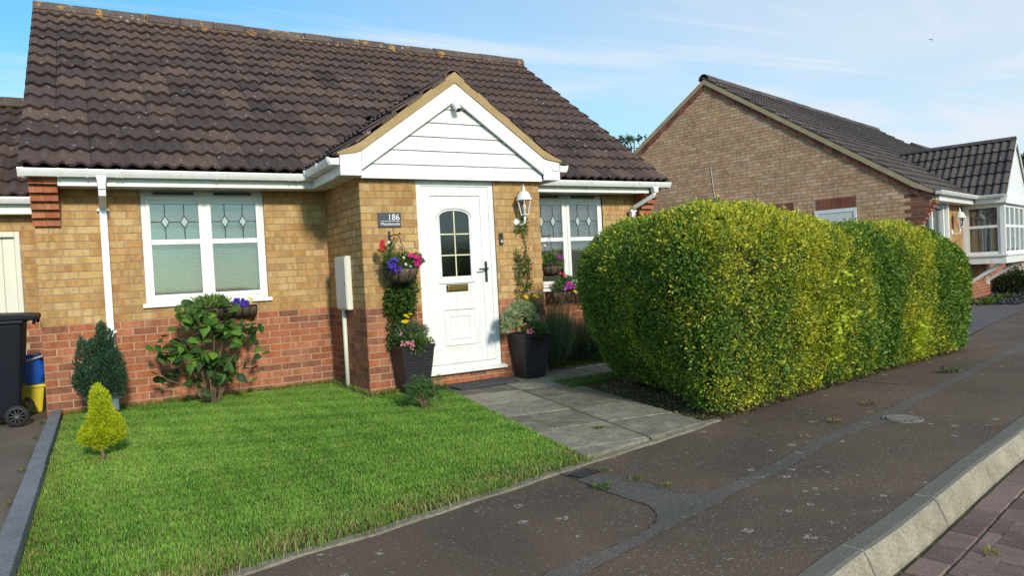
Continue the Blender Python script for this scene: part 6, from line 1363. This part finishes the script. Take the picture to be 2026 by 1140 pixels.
a1 = blob_plant('grey_leaved_plant', 'grey green bushy plant with yellow daisies in the left planter', 'plant', (PLX+.01, PLY+.02, PH+.12), (.17, .13, .11), 1500, .06, .008, (.13, .18, .09), (PLX, PLY, PH), .7); flowers(a1, [at(u, v, PLY-.05) for u, v in [(798, 637), (803, 637), (808, 636), (807, 628), (803, 625), (812, 622)]], (.80, .55, .01), .022, 8, face=(0, -.5, 1))
a2 = blob_plant('pelargonium', 'pink flowered trailing pelargonium over the front of the left planter', 'flowers', (PLX-.01, PLY-.13, PH+.02), (.13, .08, .09), 700, .05, .020, (.085, .15, .035), (PLX, PLY-.1, PH)); flowers(a2, [at(790+random.uniform(-1, 32), 688+random.uniform(-12, 5), PLY-.22) for i in range(16)] + [at(792, 663, PLY-.15), at(794, 660, PLY-.15), at(813, 667, PLY-.15)], (.55, .22, .26), .014)
a3 = thing('red_flower', 'small dark red flower at the corner of the left planter', 'flowers', (PLX+.15, PLY-.1, PH)); m = 60; foliage('leaves', a3, np.stack([PLX+.14+RNG.normal(size=m)*.03, PLY-.10+RNG.normal(size=m)*.03, PH+.015+RNG.uniform(0, .05, m)], 1), RNG.normal(size=(m, 3))*.6+[0, -.2, .4], .035, .022, colvar((.09, .18, .03), m)); flowers(a3, [at(832, 672, PLY-.14), at(836, 674, PLY-.14), at(828, 673, PLY-.14)], (.42, .012, .06), .024)
b1 = thing('variegated_spurge', 'pale variegated rosettes of spurge in the right planter', 'plant', (PRX-.05, PRY_, PH))
for (u, v, dy) in [(1003, 628, -.08), (1012, 640, -.16), (1016, 612, -.02), (1024, 605, .02), (1042, 618, -.10), (1048, 612, -.06), (1000, 648, -.14), (1022, 630, -.2), (1036, 606, 0.0), (1055, 628, -.12), (1010, 622, -.10)]:
    rosette(b1, at(u, v, PRY_+dy), 130, .085, .011, (.36, .42, .24))
for (u, v) in [(1020, 640), (1026, 646)]: rosette(b1, at(u, v, PRY_-.19), 60, .085, .011, (.45, .44, .20))
b2 = blob_plant('yellow_daisy', 'feathery green plant with yellow daisies at the back of the right planter', 'flowers', (PRX+.08, PRY_+.06, PH+.22), (.10, .08, .14), 800, .055, .007, (.08, .15, .04), (PRX+.08, PRY_+.06, PH), .8); flowers(b2, [at(u, v, PRY_) for u, v in [(1040, 587), (1042, 589), (1058, 585), (1063, 588)]], (.82, .56, .01), .022, 8, face=(-.1, -.8, .6))
b3 = blob_plant('pelargonium', 'trailing pelargonium with one pink flower head in the right planter', 'flowers', (PRX+.02, PRY_-.12, PH+.03), (.16, .08, .08), 700, .045, .020, (.09, .16, .04), (PRX, PRY_-.1, PH)); flowers(b3, [at(1050+random.uniform(-6, 6), 656+random.uniform(-5, 5), PRY_-.22) for i in range(9)], (.60, .13, .24), .015); flowers(b3, [at(u, v, PRY_-.2) for u, v in [(1040, 641), (1055, 648), (1033, 630)]], (.5, .2, .25), .012)
# wall troughs under the two windows
def trough(label, x0, x1, y, zt, h, d):
    t_ = thing('wall_trough', label, 'trough', ((x0+x1)/2, y-.01, zt-h)); mb = MB(); n = 10; vs = []; fs = []
    for i in range(n+1):
        x = x0+(x1-x0)*i/n
        for q in range(7): a = math.pi/2*q/6; vs.append((x, y-.006-d*math.cos(a), zt-h*math.sin(a)*.97))
        vs.append((x, y-.006, zt))
    for i in range(n):
        for q in range(7): fs.append((i*8+q, i*8+q+1, (i+1)*8+q+1, (i+1)*8+q))
    fs.append(tuple(range(8))); fs.append(tuple(n*8+q for q in range(8))[::-1]); mb.add(vs, fs); mb.build('liner', M_COIR, t_)
    k = int((x1-x0)/.075)
    for i in range(k+1):
        x = x0+(x1-x0)*i/k; MB().tube([(x, y-.008-(d+.006)*math.cos(math.pi/2*q/6), zt-(h+.004)*math.sin(math.pi/2*q/6)) for q in range(7)], .005, 5).build('iron_rib', M_BLACKM, t_)
    MB().tube([(x0, y-.01, zt), (x0, y-.016-d, zt+.002), (x1, y-.016-d, zt+.002), (x1, y-.01, zt)], .006, 5).build('rim', M_BLACKM, t_)
trough('iron wall trough behind the leafy shrub under the left window', 1.30, 1.98, -.05, .985, .13, .16)
w1 = blob_plant('window_plant', 'light green bushy plant in the trough behind the leafy shrub', 'plant', (1.52, -.15, 1.02), (.20, .07, .08), 420, .07, .022, (.16, .26, .05), (1.5, -.15, .98), .6)
w2 = blob_plant('lobelia', 'deep purple lobelia in the trough under the left window', 'flowers', (1.80, -.16, 1.0), (.10, .06, .04), 160, .03, .01, (.08, .14, .04), (1.8, -.15, .98)); flowers(w2, [at(472+random.uniform(-12, 18), 600+random.uniform(-9, 7), -.23) for i in range(34)], (.065, .03, .38), .018); flowers(w2, [at(490+random.uniform(-6, 12), 594+random.uniform(-8, 5), -.2) for i in range(8)], (.72, .66, .22), .016)
trough('iron wall trough of dry stems under the right window', 5.82, 6.50, -.02, .90, .15, .19)
m = 420; dr = thing('dry_stems', 'brown dry stems hanging from the right window trough', 'plant', (6.1, -.2, .8)); C = np.stack([RNG.uniform(5.80, 6.5, m), -.15+RNG.uniform(-.10, .05, m), .88+RNG.uniform(-.05, .05, m)], 1); foliage('stems', dr, C, RNG.normal(size=(m, 3))*.5+[0, -.25, -.8], RNG.uniform(.10, .22, m), .006, colvar((.15, .10, .075), m, .5))
w3 = blob_plant('geranium', 'green plant with magenta and red flowers in the right window trough', 'flowers', (6.10, -.16, .98), (.22, .09, .11), 520, .06, .024, (.085, .17, .03), (6.1, -.15, .9)); flowers(w3, [at(1128+random.uniform(-9, 9), 565+random.uniform(-6, 6), -.26) for i in range(8)], (.52, .015, .40), .028); flowers(w3, [at(1107, 538, -.2), at(1109, 541, -.2), at(1117, 545, -.2), at(1136, 560, -.2)], (.62, .03, .08), .024); flowers(w3, [at(1140, 579, -.26), at(1137, 576, -.26)], (.75, .58, .03), .022)
hx, hz = OY(1089, 526, -.50); basket('round hanging basket with brown liner before the right window', hx, -.50, hz, .155, OY(1078, 468, -.5)[1], -.006)
w4 = blob_plant('basket_plant', 'leafy plant with purple petunia in the basket before the right window', 'flowers', (hx, -.52, hz+.05), (.16, .13, .09), 420, .06, .02, (.10, .18, .035), (hx, -.5, hz)); flowers(w4, [at(1107, 508, -.64), at(1110, 511, -.64), at(1104, 512, -.64)], (.28, .01, .30), .030); flowers(w4, [at(1078, 486, -.6)], (.75, .74, .66), .026)
# rushes beside the porch and a low wire border
def rushes(label, x, y, r, h, n, col, tip):
    t_ = thing('rush_plant', label, 'plant', (x, y, 0)); a = RNG.uniform(0, 6.283, n); rr = r*np.sqrt(RNG.uniform(0, 1, n)); base = np.stack([x+rr*.5*np.cos(a), y+rr*.5*np.sin(a), np.zeros(n)], 1); hh = h*RNG.uniform(.45, 1.05, n)
    D = np.stack([np.cos(a)*rr*.9, np.sin(a)*rr*.9, hh], 1)+RNG.normal(size=(n, 3))*[.05, .05, 0]; foliage('stems', t_, base+D*.12, D, np.linalg.norm(D, axis=1)*.9, .0055, np.clip(np.where(RNG.uniform(size=(n, 1)) < tip, colvar((.20, .13, .08), n, .3), colvar(col, n, .3)), 0, 1), fold=.5); return t_
rushes('tall upright dark green rushes beside the right planter', 5.24, -1.02, .22, .84, 1700, (.19, .26, .14), .18); rushes('low spreading rushes under the right window trough', 5.98, -.55, .30, .62, 1000, (.16, .24, .12), .30)
blob_plant('low_plant', 'low broad leaved plant at the foot of the rushes', 'plant', (6.05, -.78, .12), (.22, .12, .12), 160, .08, .055, (.09, .16, .06), (6.05, -.78, 0))
bf = thing('border_fence', 'low black hooped wire border beside the path', 'border fence', (5.35, -1.30, 0))
for k in range(5):
    x0 = 5.02+k*.16; y0 = -1.30+k*.012; MB().tube([(x0, y0, -.02), (x0, y0, .24), (x0+.04, y0, .31), (x0+.10, y0, .34), (x0+.16, y0, .31), (x0+.20, y0, .24), (x0+.20, y0, -.02)], .0042, 5).build('hoop', M_BLACKM, bf, True)
# ---------------------------------------------------------------- background trees and far right
def tree(name, label, x, y, h, r, n, col, L=.16, group=None):
    t_ = thing(name, label, 'tree', (x, y, 0), 0, group); tr = MB(); tr.tube([(x, y, -.2), (x+.05, y, h*.35), (x, y, h*.75)], [.06*h*.4, .045*h*.4, .015*h*.4], 8)
    for i in range(7):
        a = i*2.4; tr.tube([(x, y, h*(.35+.05*i)), (x+r*.6*math.cos(a), y+r*.6*math.sin(a), h*(.55+.05*i))], [.02*h*.3, .006*h*.3], 6)
    tr.build('trunk', M_BARK, t_, True); nb_ = 22; cs = np.stack([x+RNG.normal(size=nb_)*r*.5, y+RNG.normal(size=nb_)*r*.5, h*.68+RNG.normal(size=nb_)*h*.15], 1); cs = np.concatenate([cs, [[x, y, h*.93]]]); ids = RNG.integers(0, len(cs), n); C = cs[ids]+RNG.normal(size=(n, 3))*r*.20; C[:, 2] = np.minimum(C[:, 2], h)
    foliage('crown', t_, C, RNG.normal(size=(n, 3))+[0, 0, .2], RNG.uniform(.6, 1.2, n)*L, L*.5, np.clip(colvar(col, n, .4), 0, 1)); return t_
d = ray(1228, 262); p = CAM+d*27; tree('tree', 'green tree top showing between the two roofs', p[0], p[1], p[2]-.25, 1.5, 3800, (.05, .085, .02), .15)
d = ray(2030, 318); p = CAM+d*36; tree('tree', 'dark green tree behind the bay window gable', p[0]+.8, p[1], p[2]+.3, 2.0, 8000, (.045, .08, .022), .2)
d = np.array(G(2022, 575)); c_ = thing('conifer', 'dark spreading conifer in front of the far brick house', 'conifer', (d[0]+.4, d[1], 0)); x, y = d[0]+.4, d[1]
MB().tube([(x, y, -.1), (x, y, 1.9)], [.05, .01], 7).build('trunk', M_BARK, c_, True); m = 9000; z = RNG.uniform(.1, 2.1, m); rr = (1-z/2.3)*.95*np.sqrt(RNG.uniform(.2, 1, m)); a = RNG.uniform(0, 6.283, m); foliage('crown', c_, np.stack([x+rr*np.cos(a), y+rr*np.sin(a), z+.08*np.sin(z*20)], 1), np.stack([np.cos(a), np.sin(a), RNG.normal(size=m)*.3-.1], 1), .11, .03, colvar((.025, .05, .018), m, .4))
# far house beyond the bay, a sliver in view
fx, fy = NO.x+13.6*math.cos(NR)+.3, NO.y+13.6*math.sin(NR); fh = thing('bungalow', 'far brick bungalow glimpsed behind the dark conifer at the end of the row', 'house', (fx, fy, 0), NR)
MB().box(0, 8, .3, 8, -.05, 2.35).build('wall', M_SIDEBRICK, fh, world=False); MB().prism([(-.05, 2.3), (4.2, 5.2), (8.4, 2.3), (8.3, 2.2), (0, 2.2)], -.1, 8.1, 'x').build('roof', M_TILE_N, fh, world=False); MB().box(0, 8, -.1, 0, 2.15, 2.32).build('fascia', M_WHITE, fh, world=False)
MB().box(1.0, 2.4, .27, .30, 1.0, 2.0).build('window', M_WHITE, fh, world=False)
# gravel bed and plants before the neighbour's bay
gb_ = thing('gravel_bed', 'dark slate chippings with weeds below the neighbouring bay window', 'gravel', (18.3, .9, 0)); n = 7000; a, b = RNG.uniform(2.2, 9.5, n), RNG.uniform(-.9, .2, n); c, s = math.cos(NR), math.sin(NR); C = np.stack([NO.x+a*c-b*s, NO.y+a*s+b*c, np.full(n, .01)], 1); foliage('chippings', gb_, C, RNG.normal(size=(n, 3))*[1, 1, .3], RNG.uniform(.03, .08, n), .05, colvar((.06, .06, .075), n, .5), M_CORE if False else M_LEAF)
for (u, v) in ((1965, 597), (1990, 590), (1948, 603)): gx, gy = G(u, v); weed('weed', 'green weeds sprouting by the neighbouring drive', gx, gy, 90, .28, .1, (.12, .19, .04), 0, group='weeds by the neighbouring drive')
sh = thing('flower_bed_shrub', 'dark low shrub against the brick wall beside the bay bracket', 'shrub', n2w((6.2, -.2, 0))); m = 2500; q = n2w((6.3, -.15, .25)); dd_ = unit(RNG.normal(size=(m, 3))); foliage('leaves', sh, np.array(q)+dd_*RNG.uniform(.3, 1, (m, 1))*[.7, .4, .3], dd_, .08, .04, colvar((.03, .05, .02), m, .5))
# bird in the sky
d = ray(1843, 78); p = CAM+d*70; br = thing('bird', 'tiny dark bird flying in the pale sky', 'bird', tuple(p))
MB().lathe([(.005, -.16), (.04, -.06), (.05, .02), (.03, .11), (.02, .13), (.004, .18)], tuple(p), 8, 'x').build('body', M_BLACKM, br, True)
for s in (-1, 1): MB().add([(p[0]-.05, p[1], p[2]+.02), (p[0]+.06, p[1], p[2]+.02), (p[0]+.02, p[1]+s*.18, p[2]+.13), (p[0]-.12, p[1]+s*.36, p[2]+.10)], [(0, 1, 2, 3)]).build('wing', M_BLACKM, br)
